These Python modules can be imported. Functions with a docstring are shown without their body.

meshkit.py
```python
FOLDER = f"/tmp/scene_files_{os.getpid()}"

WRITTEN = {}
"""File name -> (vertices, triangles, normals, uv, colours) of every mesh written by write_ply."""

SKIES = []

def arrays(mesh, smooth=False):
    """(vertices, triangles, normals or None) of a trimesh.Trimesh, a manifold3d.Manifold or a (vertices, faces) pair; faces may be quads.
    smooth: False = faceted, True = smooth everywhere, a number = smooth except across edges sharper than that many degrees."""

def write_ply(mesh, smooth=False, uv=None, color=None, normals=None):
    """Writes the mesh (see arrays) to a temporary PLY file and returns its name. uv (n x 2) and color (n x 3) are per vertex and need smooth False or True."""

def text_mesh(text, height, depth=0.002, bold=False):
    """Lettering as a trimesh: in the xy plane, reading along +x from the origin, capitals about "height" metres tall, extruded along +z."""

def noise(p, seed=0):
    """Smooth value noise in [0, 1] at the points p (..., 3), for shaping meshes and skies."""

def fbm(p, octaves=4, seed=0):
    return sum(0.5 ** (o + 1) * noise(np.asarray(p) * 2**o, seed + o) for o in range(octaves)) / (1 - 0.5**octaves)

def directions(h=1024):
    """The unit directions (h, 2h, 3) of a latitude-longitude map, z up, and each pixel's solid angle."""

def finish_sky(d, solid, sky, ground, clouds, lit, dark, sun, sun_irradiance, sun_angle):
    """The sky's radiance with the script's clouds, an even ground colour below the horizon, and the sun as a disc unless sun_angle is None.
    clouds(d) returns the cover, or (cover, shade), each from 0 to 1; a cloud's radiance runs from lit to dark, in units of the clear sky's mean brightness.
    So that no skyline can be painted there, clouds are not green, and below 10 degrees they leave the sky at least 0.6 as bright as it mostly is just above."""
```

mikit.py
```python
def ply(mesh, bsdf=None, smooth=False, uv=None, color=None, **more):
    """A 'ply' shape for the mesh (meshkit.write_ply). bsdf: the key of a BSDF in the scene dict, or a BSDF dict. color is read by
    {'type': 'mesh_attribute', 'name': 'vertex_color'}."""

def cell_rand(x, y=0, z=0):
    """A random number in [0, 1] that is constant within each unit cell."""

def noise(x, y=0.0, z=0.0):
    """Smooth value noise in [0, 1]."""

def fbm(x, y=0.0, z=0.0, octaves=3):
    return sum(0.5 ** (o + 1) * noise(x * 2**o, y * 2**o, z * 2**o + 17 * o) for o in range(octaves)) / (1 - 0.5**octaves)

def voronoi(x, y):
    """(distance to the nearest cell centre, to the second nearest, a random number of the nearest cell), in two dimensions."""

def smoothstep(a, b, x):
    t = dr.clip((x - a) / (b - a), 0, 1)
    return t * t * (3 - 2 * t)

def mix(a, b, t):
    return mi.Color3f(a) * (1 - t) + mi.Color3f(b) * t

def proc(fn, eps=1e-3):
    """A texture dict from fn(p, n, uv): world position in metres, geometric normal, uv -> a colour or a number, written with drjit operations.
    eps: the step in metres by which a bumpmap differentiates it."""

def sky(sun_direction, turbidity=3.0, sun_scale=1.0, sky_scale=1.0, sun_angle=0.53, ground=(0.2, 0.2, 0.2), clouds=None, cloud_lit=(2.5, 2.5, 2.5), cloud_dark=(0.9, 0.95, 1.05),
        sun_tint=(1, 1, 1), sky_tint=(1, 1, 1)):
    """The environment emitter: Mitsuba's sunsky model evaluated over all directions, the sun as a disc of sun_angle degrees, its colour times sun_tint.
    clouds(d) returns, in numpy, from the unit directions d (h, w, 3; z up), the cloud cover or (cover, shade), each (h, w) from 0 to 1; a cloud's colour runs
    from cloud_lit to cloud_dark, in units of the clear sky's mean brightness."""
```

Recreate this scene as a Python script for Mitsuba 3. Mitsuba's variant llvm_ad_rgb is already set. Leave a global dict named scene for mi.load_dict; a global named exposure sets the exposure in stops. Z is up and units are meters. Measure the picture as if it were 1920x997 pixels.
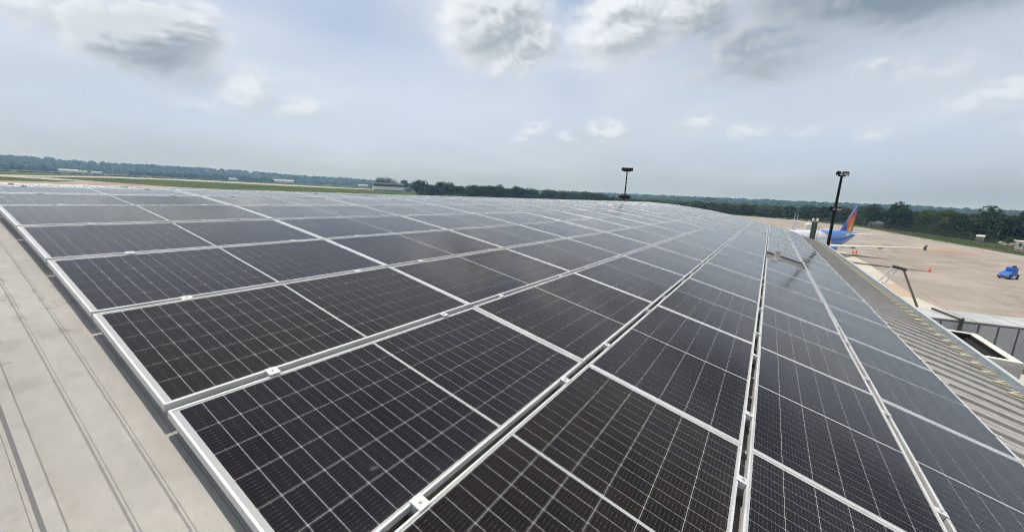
import math, random
import numpy as np, trimesh, mitsuba as mi, drjit as dr
import mikit, meshkit
from mikit import proc, noise, fbm, cell_rand, smoothstep, mix, voronoi

T = mi.ScalarTransform4f
PI = math.pi
rng = np.random.default_rng(7)
random.seed(7)
scene, labels = {}, {}
HAZE = 1.15e-4                                                 # extinction per metre

# ------------------------------------------------------------------ camera, sky, exposure
EYE = np.array([0.0, 0.0, 10.8])
FW = np.array([-0.52930203, 0.82819553, -0.18420515])
UP = np.array([-0.14270846, 0.1271126, 0.98156848])
exposure = 1.5
scene['camera'] = {'type': 'perspective', 'fov': 2 * math.degrees(math.atan(960 / 737.36)), 'fov_axis': 'x',
                   'near_clip': 0.05, 'far_clip': 30000.0,
                   'to_world': T().look_at(origin=EYE.tolist(), target=(EYE + FW).tolist(), up=UP.tolist())}


def clouds(d):
    az0 = np.degrees(np.arctan2(d[..., 0], d[..., 1]))
    el0 = np.degrees(np.arcsin(np.clip(d[..., 2], -1, 1)))
    q = np.stack([d[..., 0], d[..., 1], 3.0 * d[..., 2]], -1)
    n3 = meshkit.fbm(q * 3.0, 4, 21)
    n1 = meshkit.fbm(q * 7.0, 5, 3)
    # (azimuth, elevation, half width, half height, strength, darkness) of the cloud masses
    masses = [(-74.0, 12.4, 6.0, 3.9, 1.45, 0.60), (-81.5, 13.0, 4.0, 3.2, 0.80, 0.45), (-65.5, 9.6, 3.6, 2.5, 0.78, 0.30), (-60.0, 8.2, 5.0, 1.9, 0.64, 0.40), (-70.0, 7.4, 7.0, 1.9, 0.62, 0.50),
              (-36.0, 20.0, 7.0, 6.0, 1.2, 0.50), (-30.0, 18.0, 4.2, 3.4, 0.95, 0.50), (-33.0, 15.6, 4.0, 2.0, 0.70, 0.30), (-20.0, 19.5, 6.5, 5.8, 1.15, 0.28), (-12.5, 20.5, 7.0, 4.5, 1.10, 0.55),
              (-5.0, 16.6, 11.0, 4.8, 1.15, 0.80), (8.0, 20.5, 19.0, 6.5, 1.25, 1.0), (27.0, 18.0, 11.0, 5.0, 1.20, 0.95), (2.0, 19.5, 10.0, 4.2, 1.15, 0.78), (9.0, 13.2, 8.0, 2.0, 0.62, 0.40), (15.0, 10.2, 7.0, 2.2, 0.70, 0.38),
              (-20.4, 8.6, 3.0, 2.0, 0.70, 0.35), (-27.0, 7.2, 2.4, 1.1, 0.70, 0.30), (-31.5, 7.6, 2.4, 1.2, 0.66, 0.30), (-9.5, 9.2, 2.6, 1.2, 0.64, 0.25), (-5.0, 8.2, 3.0, 1.0, 0.72, 0.30), (0.0, 8.2, 2.0, 1.1, 0.70, 0.30),
              (6.7, 8.0, 2.8, 1.5, 0.72, 0.35), (18.0, 7.6, 5.0, 1.4, 0.62, 0.40)]
    r2 = np.random.default_rng(5)
    for _ in range(44):                       # the same weather all round, beyond the photograph's frame
        e = r2.uniform(6, 42)
        masses.append((r2.uniform(36, 262), e, r2.uniform(4, 11) * (0.6 + e / 40), r2.uniform(1.8, 4.5) * (0.6 + e / 40), r2.uniform(0.7, 1.3), r2.uniform(0.3, 0.9)))
    for _ in range(10):
        masses.append((r2.uniform(-95, 35), r2.uniform(36, 66), r2.uniform(10, 24), r2.uniform(4, 9), r2.uniform(0.8, 1.2), r2.uniform(0.4, 0.8)))

    def density(az, el):
        c = np.radians(el)
        v = np.stack([np.cos(c) * np.sin(np.radians(az)), np.cos(c) * np.cos(np.radians(az)), 1.25 * np.sin(c)], -1)
        w = np.stack([meshkit.fbm(v * 5.0, 3, 31), meshkit.fbm(v * 5.0, 3, 41), meshkit.fbm(v * 5.0, 3, 43)], -1) - 0.5
        f = meshkit.fbm(v * 7.5 + w * 0.9, 6, 11)
        puff = np.abs(2 * meshkit.noise(v * 30.0 + w * 3, 61) - 1) * 0.6 + np.abs(2 * meshkit.noise(v * 64.0 + w * 6, 71) - 1) * 0.4
        a, e = az + 7.0 * w[..., 0] + 5.0 * (f - 0.5), el + 4.0 * w[..., 1] + 2.0 * (puff - 0.5)
        env, dark, tot = np.zeros(az.shape), np.zeros(az.shape), np.full(az.shape, 1e-6)
        for ca, ce, ra, re, k, dk in masses:
            da = ((a - ca + 180) % 360 - 180) / ra
            de = (e - ce) / re
            g_ = k * np.exp(-np.where(de < 0, 1.5, 1.0) * de ** 2 - da ** 2)
            env = np.maximum(env, g_)
            dark += g_ ** 2 * dk
            tot += g_ ** 2
        return env * (0.46 + 1.35 * f - 0.30 * puff), dark / tot, f, puff

    dens, dark, f, puff = density(az0, el0)
    dens_up = density(az0 - 1.1, el0 + 0.9)[0]
    right_ = np.exp(-((az0 - 10) / 22) ** 2)
    m = np.clip((dens - 0.20) / (0.62 + 0.5 * dark * right_), 0, 1)
    m = m * m * (3 - 2 * m)
    low = np.exp(-np.maximum(el0, 0) / 6.5)
    m = m * (0.96 - 0.62 * np.exp(-np.maximum(el0 - 4, 0) / 6.0))
    relief = np.clip((dens - dens_up) * 2.3, -0.5, 0.7)
    cshade = np.clip(dark * (0.30 + 0.95 * np.clip(dens - 0.35, 0, 0.9)) - 0.75 * relief * (1 - 0.55 * dark) + 0.16 * (puff - 0.45) + 0.35 * (0.5 - f) + 0.10, 0.03, 1.05)

    def g(a, e, ra, re):
        da = (az0 + 8 * (n1 - 0.5) - a + 180) % 360 - 180
        return np.exp(-((da / ra) ** 2 + ((el0 + 5 * (n3 - 0.5) - e) / re) ** 2))

    # thin high haze over the whole sky, thicker towards the horizon, torn open in places
    haze = 0.63 + 0.33 * low + 0.45 * (n3 - 0.5) - 0.26 * g(-55, 19.5, 13, 4.5) - 0.26 * g(-25.5, 24, 5.5, 4) - 0.10 * g(-25.5, 14.0, 4.5, 4.5)
    haze = np.clip(haze, 0.25, 0.98)
    right = np.clip((az0 + 45) / 50, 0, 1)
    hshade = 0.02 + 0.30 * (n3 - 0.5) + 0.22 * (n1 - 0.5) + 0.78 * low + 0.10 * g(-77, 6.5, 14, 4.5) + 0.18 * right * np.exp(-np.maximum(el0 - 2, 0) / 14) - 0.06 * g(13, 9.5, 9, 2.6) + 0.46 * g(9, 20.5, 18, 4.6) + 0.20 * g(-5, 16, 9, 3.5) + 0.22 * g(-72.5, 10.2, 5, 1.8)
    cover = haze + (1 - haze) * m
    shade = np.clip(hshade, 0, 1) * (1 - m) + cshade * m
    return np.clip(cover, 0, 1), np.clip(shade, 0, 1)


scene['sky'] = mikit.sky((-0.25, 0.12, 1.0), turbidity=3, sun_scale=1.0, sky_scale=1.0, sun_angle=1.5, clouds=clouds,
                         cloud_lit=(2.92, 3.04, 3.14), cloud_dark=(0.80, 1.00, 1.18), sun_tint=(0.94, 1.0, 1.07), sky_tint=(1.0, 1.06, 1.12))

# ------------------------------------------------------------------ helpers


class MB:
    """Collects pieces into one mesh."""

    def __init__(self):
        self.v, self.f, self.n = [], [], 0

    def add(self, v, f):
        v = np.asarray(v, float).reshape(-1, 3)
        f = np.asarray(f, int)
        if f.shape[1] == 4:
            f = np.vstack([f[:, [0, 1, 2]], f[:, [0, 2, 3]]])
        self.v.append(v)
        self.f.append(f + self.n)
        self.n += len(v)
        return self

    def mesh(self, m, M=None):
        v = np.asarray(m.vertices)
        if M is not None:
            v = v @ np.asarray(M)[:3, :3].T + np.asarray(M)[:3, 3]
        return self.add(v, m.faces)

    def box(self, c, s, R=None, bevel=0.0):
        s = np.asarray(s, float) / 2
        if bevel <= 0:
            v = np.array([[x, y, z] for x in (-1, 1) for y in (-1, 1) for z in (-1, 1)], float) * s
            f = [[0, 1, 3, 2], [4, 6, 7, 5], [0, 4, 5, 1], [2, 3, 7, 6], [0, 2, 6, 4], [1, 5, 7, 3]]
        else:
            pts = []
            for k in range(3):
                for sg in np.ndindex(2, 2, 2):
                    q = (np.array(sg) * 2 - 1) * (s - bevel)
                    q[k] = (sg[k] * 2 - 1) * s[k]
                    pts.append(q)
            h = trimesh.convex.convex_hull(np.array(pts))
            v, f = np.asarray(h.vertices), np.asarray(h.faces)
        if R is not None:
            v = v @ np.asarray(R).T
        return self.add(v + np.asarray(c, float), f)

    def tube(self, pts, r, sides=8, cap=True):
        pts = np.asarray(pts, float)
        r = np.broadcast_to(np.asarray(r, float), (len(pts),))
        rings = []
        for i, p in enumerate(pts):
            t = pts[min(i + 1, len(pts) - 1)] - pts[max(i - 1, 0)]
            t = t / (np.linalg.norm(t) + 1e-12)
            a = np.cross(t, [0.31, 0.2, 0.93] if abs(t[2]) < 0.9 else [0.9, 0.3, 0.1])
            a /= np.linalg.norm(a)
            b = np.cross(t, a)
            th = np.arange(sides) / sides * 2 * PI
            rings.append(p + r[i] * (np.cos(th)[:, None] * a + np.sin(th)[:, None] * b))
        v = np.vstack(rings)
        f = []
        for i in range(len(pts) - 1):
            for j in range(sides):
                a, b = i * sides + j, i * sides + (j + 1) % sides
                f += [[a, b, b + sides], [a, b + sides, a + sides]]
        if cap:
            for i, fl in ((0, 1), (len(pts) - 1, 0)):
                for j in range(1, sides - 1):
                    t = [i * sides, i * sides + j, i * sides + j + 1]
                    f.append(t[::-1] if fl else t)
        return self.add(v, f)

    def get(self):
        return np.vstack(self.v), np.vstack(self.f)


def numbered(name):
    if name not in used:
        used.add(name)
        return name
    i = counter.get(name, 0)
    while True:
        i += 1
        k = f'{name}_{i:03d}'
        if k not in used:
            counter[name] = i
            used.add(k)
            return k


used, counter = set(), {}


def put(name, mesh, bsdf, parent=None, smooth=False, M=None, uv=None, color=None, **lab):
    key = numbered((parent + '__' if parent else '') + name)
    shape = dict(mesh) if isinstance(mesh, dict) else mikit.ply(mesh.get() if isinstance(mesh, MB) else mesh, bsdf, smooth=smooth, uv=uv, color=color)
    if M is not None:
        shape['to_world'] = T(np.asarray(M).tolist())
    scene[key] = shape
    if lab:
        labels[key] = lab
    return key


def thing(name, label, category, group=None):
    key = numbered(name)
    labels[key] = {'label': label, 'category': category}
    if group:
        labels[key]['group'] = group
    return key


ORD = ['zeroth', 'first', 'second', 'third', 'fourth', 'fifth', 'sixth', 'seventh', 'eighth', 'ninth', 'tenth', 'eleventh', 'twelfth', 'thirteenth',
       'fourteenth', 'fifteenth', 'sixteenth', 'seventeenth', 'eighteenth', 'nineteenth']
TENS = {2: 'twenty', 3: 'thirty', 4: 'forty', 5: 'fifty', 6: 'sixty', 7: 'seventy', 8: 'eighty', 9: 'ninety'}


def ordinal(n):
    if n < 20:
        return ORD[n]
    t, u = divmod(n, 10)
    return TENS[t][:-1] + 'ieth' if u == 0 else TENS[t] + '-' + ORD[u]


def frame(o, x, y, z):
    M = np.eye(4)
    M[:3, 0], M[:3, 1], M[:3, 2], M[:3, 3] = x, y, z, o
    return M


def lin(c):
    c = np.asarray(c, float) / 255
    return np.where(c <= 0.04045, c / 12.92, ((c + 0.055) / 1.055) ** 2.4)


# ------------------------------------------------------------------ materials
def prin(color, rough=0.5, metal=0.0, spec=0.5, two=True, **k):
    c = color if isinstance(color, dict) else {'type': 'rgb', 'value': [float(x) for x in color]}
    b = {'type': 'principled', 'base_color': c, 'roughness': rough, 'metallic': metal, 'specular': spec, **k}
    return {'type': 'twosided', 'bsdf': b} if two else b


def diff(color):
    c = color if isinstance(color, dict) else {'type': 'rgb', 'value': [float(x) for x in color]}
    return {'type': 'twosided', 'bsdf': {'type': 'diffuse', 'reflectance': c}}


Y0, PITCH, GAPW, NCOL1, NCOL = 0.491, 2.019, 0.32, 11, 17


def cell_color(p, n, uv):
    i, jj = dr.floor(uv.x), dr.floor(uv.y)                     # uv.y carries ten times the row, plus the cell's place in its panel
    lu, lv = uv.x - i, uv.y - jj
    row = dr.floor(jj / 10)
    j = jj - 10 * row
    pan = dr.floor((p.y - Y0) / PITCH)
    r = cell_rand(i + 40 * pan, jj * 3 + 7, pan + 2)
    tone = cell_rand(pan, row, 9)
    c = mix((0.0052, 0.0036, 0.0050), (0.0088, 0.0052, 0.0042), r)
    c = mix(c, (0.0048, 0.0048, 0.0110), 0.6 * smoothstep(0.35, 0.9, tone) + 0.25 * smoothstep(0.85, 0.95, cell_rand(i + 50 * pan, jj, 3)))
    b = lv * 9.0
    b = dr.abs(b - dr.floor(b) - 0.5)
    bus = 1 - smoothstep(0.020, 0.034, b)
    pad = (1 - smoothstep(0.035, 0.06, dr.abs(lu - 0.5))) * (1 - smoothstep(0.04, 0.07, b))
    c = mix(c, (0.085, 0.080, 0.084), bus * 0.75)
    c = mix(c, (0.17, 0.165, 0.17), pad * 0.6)
    film = smoothstep(0.40, 0.85, fbm(p.x * 1.1 + 7 * tone, p.y * 1.1, 3.0, 4))
    foot = (1 - smoothstep(0.0, 0.55, (uv.y - 10 * row) + 0.5 * (noise(p.x * 9, p.y * 9) - 0.5)))     # dirt gathers along the lower frame
    dust = 0.0015 + 0.0050 * film * (0.4 + tone) + 0.010 * foot + 0.002 * smoothstep(0.5, 0.7, noise(p.x * 19, p.y * 19)) + 0.020 * smoothstep(0.968, 0.985, noise(p.x * 57, p.y * 57))
    return c + mi.Color3f(0.95, 0.9, 0.85) * dust * 0.5


def glass_rough(p, n, uv):
    return 0.055 + 0.055 * fbm(p.x * 2.1, p.y * 2.1, 1.0, 3)


scene['cell_mat'] = prin(proc(cell_color), proc(glass_rough), spec=0.18)
scene['backsheet_mat'] = prin((0.35, 0.365, 0.375), 0.12, spec=0.2)


def alu_color(p, n, uv):
    d = fbm(p.x * 7, p.y * 7, p.z * 7, 3)
    return mix((0.62, 0.63, 0.64), (0.52, 0.53, 0.54), smoothstep(0.35, 0.75, d))


scene['alu'] = prin(proc(alu_color), 0.42, metal=0.35, spec=0.5)
scene['alu_dark'] = prin((0.42, 0.43, 0.44), 0.45, metal=0.7)
scene['steel'] = prin((0.55, 0.55, 0.55), 0.3, metal=0.9)


def roof_color(p, n, uv):
    a = fbm(p.x * 1.1, p.y * 3.0, 1.0, 4)
    b = fbm(p.x * 5.0, p.y * 5.0, 9.0, 4)
    c = mix((0.296, 0.290, 0.279), (0.268, 0.263, 0.253), smoothstep(0.35, 0.7, a))
    c = mix(c, (0.325, 0.319, 0.307), smoothstep(0.52, 0.72, b) * 0.5)
    c = mix(c, (0.21, 0.203, 0.192), smoothstep(0.58, 0.72, fbm(p.x * 6.1, p.y * 7.0, 4.0, 5)) * 0.5)
    sc = smoothstep(0.66, 0.78, fbm(p.x * 17.0, p.y * 23.0, 6.0, 3)) * smoothstep(0.45, 0.65, fbm(p.x * 1.7, p.y * 2.3, 8.0, 2))
    c = mix(c, (0.13, 0.125, 0.115), sc * 0.32)
    s = noise(p.x * 23, p.y * 31, 2.0)
    return c * (0.95 + 0.10 * s)


def rib_color(p, n, uv):
    c = roof_color(p, n, uv)
    r = smoothstep(0.56, 0.74, fbm(p.x * 2.3, p.y * 30.0, 5.0, 4)) * smoothstep(0.2, 0.6, 1.0 - dr.abs(n.z))
    return mix(c, (0.24, 0.17, 0.12), r * 0.55)


scene['roof_mat'] = {'type': 'bumpmap', 'bsdf': prin(proc(roof_color), 0.5, spec=0.35, two=False), 'tex': proc(lambda p, n, uv: fbm(p.x * 2.2, p.y * 4.0, 2.0, 3), eps=4e-3), 'scale': 0.010}
scene['roof_mat'] = {'type': 'twosided', 'bsdf': scene['roof_mat']}
scene['rib_mat'] = prin(proc(rib_color), 0.5, spec=0.35)
scene['gutter_mat'] = prin((0.33, 0.37, 0.395), 0.45)
scene['foam_mat'] = diff(proc(lambda p, n, uv: mix((0.46, 0.43, 0.32), (0.34, 0.315, 0.24), noise(p.x * 40, p.y * 40, p.z * 40))))
scene['wall_mat'] = diff(proc(lambda p, n, uv: mix((0.42, 0.39, 0.35), (0.36, 0.34, 0.31), fbm(p.x, p.y, p.z, 3))))
scene['glass_dark'] = prin((0.02, 0.025, 0.03), 0.08)
scene['white_paint'] = prin((0.72, 0.71, 0.68), 0.35)
scene['offwhite'] = prin(proc(lambda p, n, uv: mix((0.66, 0.64, 0.58), (0.52, 0.50, 0.45), smoothstep(0.45, 0.75, fbm(p.x * 2, p.y * 2, p.z * 3, 3)))), 0.45)
scene['black_metal'] = prin((0.008, 0.008, 0.009), 0.6, spec=0.2)
scene['dark_grey'] = prin((0.06, 0.06, 0.062), 0.6)
scene['mid_grey'] = prin((0.26, 0.26, 0.26), 0.55)
scene['light_grey'] = prin((0.45, 0.45, 0.45), 0.5)
scene['brown_metal'] = prin((0.085, 0.075, 0.068), 0.5, metal=0.2)
scene['lamp_glass'] = prin((0.42, 0.42, 0.41), 0.2, spec=0.6)
scene['rubber'] = prin((0.012, 0.012, 0.013), 0.7)
scene['cone_orange'] = prin((0.70, 0.13, 0.03), 0.5)
scene['blue_paint'] = prin((0.012, 0.10, 0.42), 0.3)
scene['green_paint'] = prin((0.035, 0.06, 0.045), 0.5)

# ------------------------------------------------------------------ ground, apron, taxiways
H0 = 10.8


def field_color(p, n, uv):
    dist = dr.sqrt(p.x * p.x + p.y * p.y)
    f = fbm(p.x * 0.012, p.y * 0.012, 1.0, 4)
    g = fbm(p.x * 0.15, p.y * 0.15, 2.0, 4)
    near = mix((0.040, 0.075, 0.020), (0.070, 0.092, 0.034), smoothstep(0.35, 0.65, f * 0.6 + g * 0.4))
    near = mix(near, (0.105, 0.092, 0.052), smoothstep(0.55, 0.75, fbm(p.x * 0.03 + 9, p.y * 0.10, 4.0, 4)) * 0.7)
    crop = cell_rand(dr.floor(p.x / 260 + 0.4 * noise(p.y * 0.002)), dr.floor(p.y / 420), 4)
    far = mix((0.055, 0.085, 0.045), (0.115, 0.115, 0.070), crop)
    far = mix(far, (0.04, 0.07, 0.03), smoothstep(0.75, 0.9, crop))
    return mix(near, far, smoothstep(950, 1150, dist)) * (0.9 + 0.2 * g)


scene['field_mat'] = diff(proc(field_color))


def concrete_color(p, n, uv):
    a = fbm(p.x * 0.05, p.y * 0.05, 1.0, 4)
    b = fbm(p.x * 0.5, p.y * 0.5, 3.0, 4)
    c = mix((0.322, 0.290, 0.262), (0.286, 0.258, 0.234), smoothstep(0.3, 0.7, a))
    c = c * (0.90 + 0.2 * b)
    slab = cell_rand(dr.floor(p.x / 7.6), dr.floor((p.y - 0.18 * p.x) / 7.6), 1)
    c = c * (0.95 + 0.10 * slab)

    def line(t, w):
        f = t / 7.6
        return 1 - smoothstep(w, w * 1.8, dr.abs(f - dr.floor(f) - 0.5) * 7.6)
    j = dr.maximum(line(p.x, 0.05), line(p.y - 0.18 * p.x, 0.05)) * smoothstep(0.30, 0.55, fbm(p.x * 0.07 + 4, p.y * 0.07, 7.0, 2))
    c = mix(c, (0.16, 0.135, 0.115), j * 0.75)
    crack = 1 - smoothstep(0.02, 0.05, dr.abs(fbm(p.x * 0.045 + 3, p.y * 0.045, 6.0, 4) - 0.5))
    c = mix(c, (0.17, 0.145, 0.12), crack * 0.28)
    oil = smoothstep(0.62, 0.75, fbm(p.x * 0.16 + 11, p.y * 0.09, 8.0, 3))
    c = mix(c, (0.15, 0.13, 0.115), oil * 0.22)
    q = dr.sqrt(dr.square((p.x - 47) / 5.0) + dr.square((p.y - 166 + 1.3 * (p.x - 47)) / 6.0)) + 0.9 * (b - 0.5)
    c = mix(c, (0.36, 0.165, 0.075), (1 - smoothstep(0.1, 1.1, q)) * 0.75)
    q2 = dr.sqrt(dr.square((p.x - 42) / 7.0) + dr.square((p.y - 176) / 9.0)) + 0.9 * (b - 0.5)
    c = mix(c, (0.36, 0.26, 0.15), (1 - smoothstep(0.2, 1.2, q2)) * 0.45)
    return c


scene['apron_mat'] = diff(proc(concrete_color))
scene['slab_mat'] = diff(proc(lambda p, n, uv: mix((0.50, 0.47, 0.42), (0.41, 0.385, 0.345), fbm(p.x * 0.4, p.y * 0.4, 1.0, 4))))
scene['stained_slab_mat'] = diff(proc(lambda p, n, uv: mix((0.40, 0.33, 0.255), (0.44, 0.35, 0.21), smoothstep(0.5, 0.7, fbm(p.x * 0.25, p.y * 0.25, 4.0, 3)))))
scene['taxi_mat'] = diff(proc(lambda p, n, uv: mix((0.40, 0.37, 0.32), (0.34, 0.315, 0.275), fbm(p.x * 0.02, p.y * 0.02, 1.0, 4))))


def sheet(name, poly, z, mat, label, step=None):
    import shapely
    pg = shapely.Polygon(poly)
    v, f = trimesh.creation.triangulate_polygon(pg, engine='earcut')
    v3 = np.column_stack([v, np.full(len(v), z)])
    up = np.cross(v3[f[:, 1]] - v3[f[:, 0]], v3[f[:, 2]] - v3[f[:, 0]])[:, 2]
    f = np.where((up < 0)[:, None], f[:, ::-1], f)
    return put(name, (v3, f), mat, kind='structure', label=label)


sheet('ground', [(-8000, -5000), (8000, -5000), (8000, 8000), (-8000, 8000)], 0.0, 'field_mat', 'flat green and tan airfield grass and fields reaching to the hills')
apron_poly = [(-452, -300), (74, -300), (71, 110), (64.3, 179), (57.5, 250), (51, 330), (20, 400), (-40, 440), (-150, 400), (-330, 240), (-430, 140), (-520, 118), (-700, 98),
              (-700, 84), (-545, 93), (-490, 72), (-470, 40), (-452, -40)]
sheet('apron', apron_poly, 0.02, 'apron_mat', 'tan concrete apron around the terminal with worn joints and stains')
sheet('taxiway', [(-700, 70), (-640, 93), (-575, 93), (-556, 84), (-600, 74), (-650, 60)], 0.05, 'taxi_mat', 'short pale taxiway linking the runway and the apron at the left')
sheet('runway', [(-560, -700), (-600, 40), (-757, 108), (-903, 186), (-985, 290), (-880, 372), (-803, 454), (-735, 560), (-700, 640), (-790, 640), (-1002, 566), (-1160, 480), (-1240, 390), (-1122, 232), (-892, 128), (-780, 60), (-800, -700)], 0.04, 'taxi_mat', 'long pale runway strip crossing the grass at the left')
sheet('service_road', [(-5, 470), (60, 415), (130, 380), (130, 372), (58, 406), (-8, 460)], 0.04, 'taxi_mat', 'pale service road in front of the woods past the roof end')
sheet('light_concrete_slab', [(-2, 81), (17.6, 81), (18.6, 107), (17.5, 131), (-2, 131)], 0.03, 'slab_mat', 'pale concrete slab beside the aircraft stand, beyond the stained slab')
sheet('stained_slab', [(-2, 70.1), (17.7, 70.1), (17.6, 80.9), (-2, 80.9)], 0.03, 'stained_slab_mat', 'yellow-stained concrete slab between the two pale slabs')
sheet('light_concrete_slab', [(-2, 36), (19.5, 36), (18.6, 62), (17.6, 70), (-2, 70)], 0.03, 'slab_mat', 'pale concrete slab beside the boarding bridge, nearest the terminal')

# ------------------------------------------------------------------ the barrel roof
CX, CZ, RAD = -9.9224, -43.6632 + H0, 43.4457
TH = np.radians([2.08973, 3.46168, 4.86838, 6.28728, 7.71202, 9.12525, 10.52456, 11.93085, 13.30848, 14.60157, 15.85626])
TH = np.concatenate([TH[0] - np.radians(1.40) * np.array([3, 2, 1]), TH])      # three more rows over the crest
NROW = len(TH) - 1


def arc(theta, off=0.0):
    x = CX + (RAD + off) * np.sin(theta)
    d = max(0.0, -8.2 - x)                                     # past the crest the roof falls away faster than the circle
    return np.array([x, CZ + (RAD + off) * np.cos(theta) - (0.02 * d * d if d < 3 else 0.18 + 0.12 * (d - 3))])


ROOF_OFF, YA, YB = -0.112, -4.0, 36.0
TH_L, TH_R = math.asin((-23.2 - CX) / (RAD + ROOF_OFF)), math.asin((3.22 - CX) / (RAD + ROOF_OFF))
PAN = 0.41
terminal = thing('terminal_building', 'long terminal building under a barrel-curved grey ribbed metal roof', 'building')
# standing-rib roof panels, one entry each
ths = np.linspace(TH_L, TH_R, 44)
prof = []                                                      # (y, height) across one panel, rib centred on its start
for y, h in [(0, 0.0), (0.012, 0.0), (0.021, 0.034), (0.056, 0.034), (0.065, 0.0), (0.080, 0.0)]:
    prof.append((y, h))
for c in (0.08 + 0.11, 0.08 + 0.22):
    prof += [(c - 0.009, 0.0), (c - 0.003, 0.007), (c + 0.003, 0.007), (c + 0.009, 0.0)]
prof.append((PAN - 0.001, 0.0))
prof = np.array(prof)
v, f = [], []
for t in ths:
    for y, h in prof:
        a = arc(t, ROOF_OFF + h)
        v.append([a[0], y, a[1]])
m = len(prof)
for i in range(len(ths) - 1):
    for j in range(m - 1):
        a = i * m + j
        f.append([a, a + 1, a + 1 + m, a + m])
v, f = np.array(v), np.array(f)
n_rib = 4
rib_faces = np.array([f[i * (m - 1) + j] for i in range(len(ths) - 1) for j in range(m - 1)])
pan_ply = mikit.ply((v, f), 'roof_mat', smooth=20)
pan_rusty = mikit.ply((v, f), 'rib_mat', smooth=20)
y = 0.095 - PAN * 10
k = 0
while y < YB - PAN + 0.01:
    put('roof_panel', pan_rusty if k in (9, 10) else pan_ply, None, terminal, M=frame([0, y, 0], [1, 0, 0], [0, 1, 0], [0, 0, 1]))
    y += PAN
    k += 1
YA, YB = 0.095 - PAN * 10, y
# foam closures between the ribs near the eave, gutter, fascia, walls
fm = MB()
tf = math.asin((3.02 - CX) / (RAD + ROOF_OFF))
a0, a1 = arc(tf, ROOF_OFF), arc(tf + 0.0011, ROOF_OFF)
zf = a0[1] + 0.008
for ya_, yb_ in ((0.245, 0.135), (0.245, 0.245), (0.245, 0.355)):            # three little fingers spreading towards the eave
    fm.box([(a0[0] + a1[0]) / 2 + 0.02, (ya_ + yb_) / 2, zf + 0.012], [0.16, 0.032, 0.03], trimesh.transformations.rotation_matrix((yb_ - ya_) * 5.5, [0, 0, 1])[:3, :3])
foam = mikit.ply(fm.get(), 'foam_mat')
y = YA + 10 * PAN
while y < YB - PAN:
    put('foam_closure', foam, None, terminal, M=frame([0, y, 0], [1, 0, 0], [0, 1, 0], [0, 0, 1]))
    y += PAN
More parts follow.
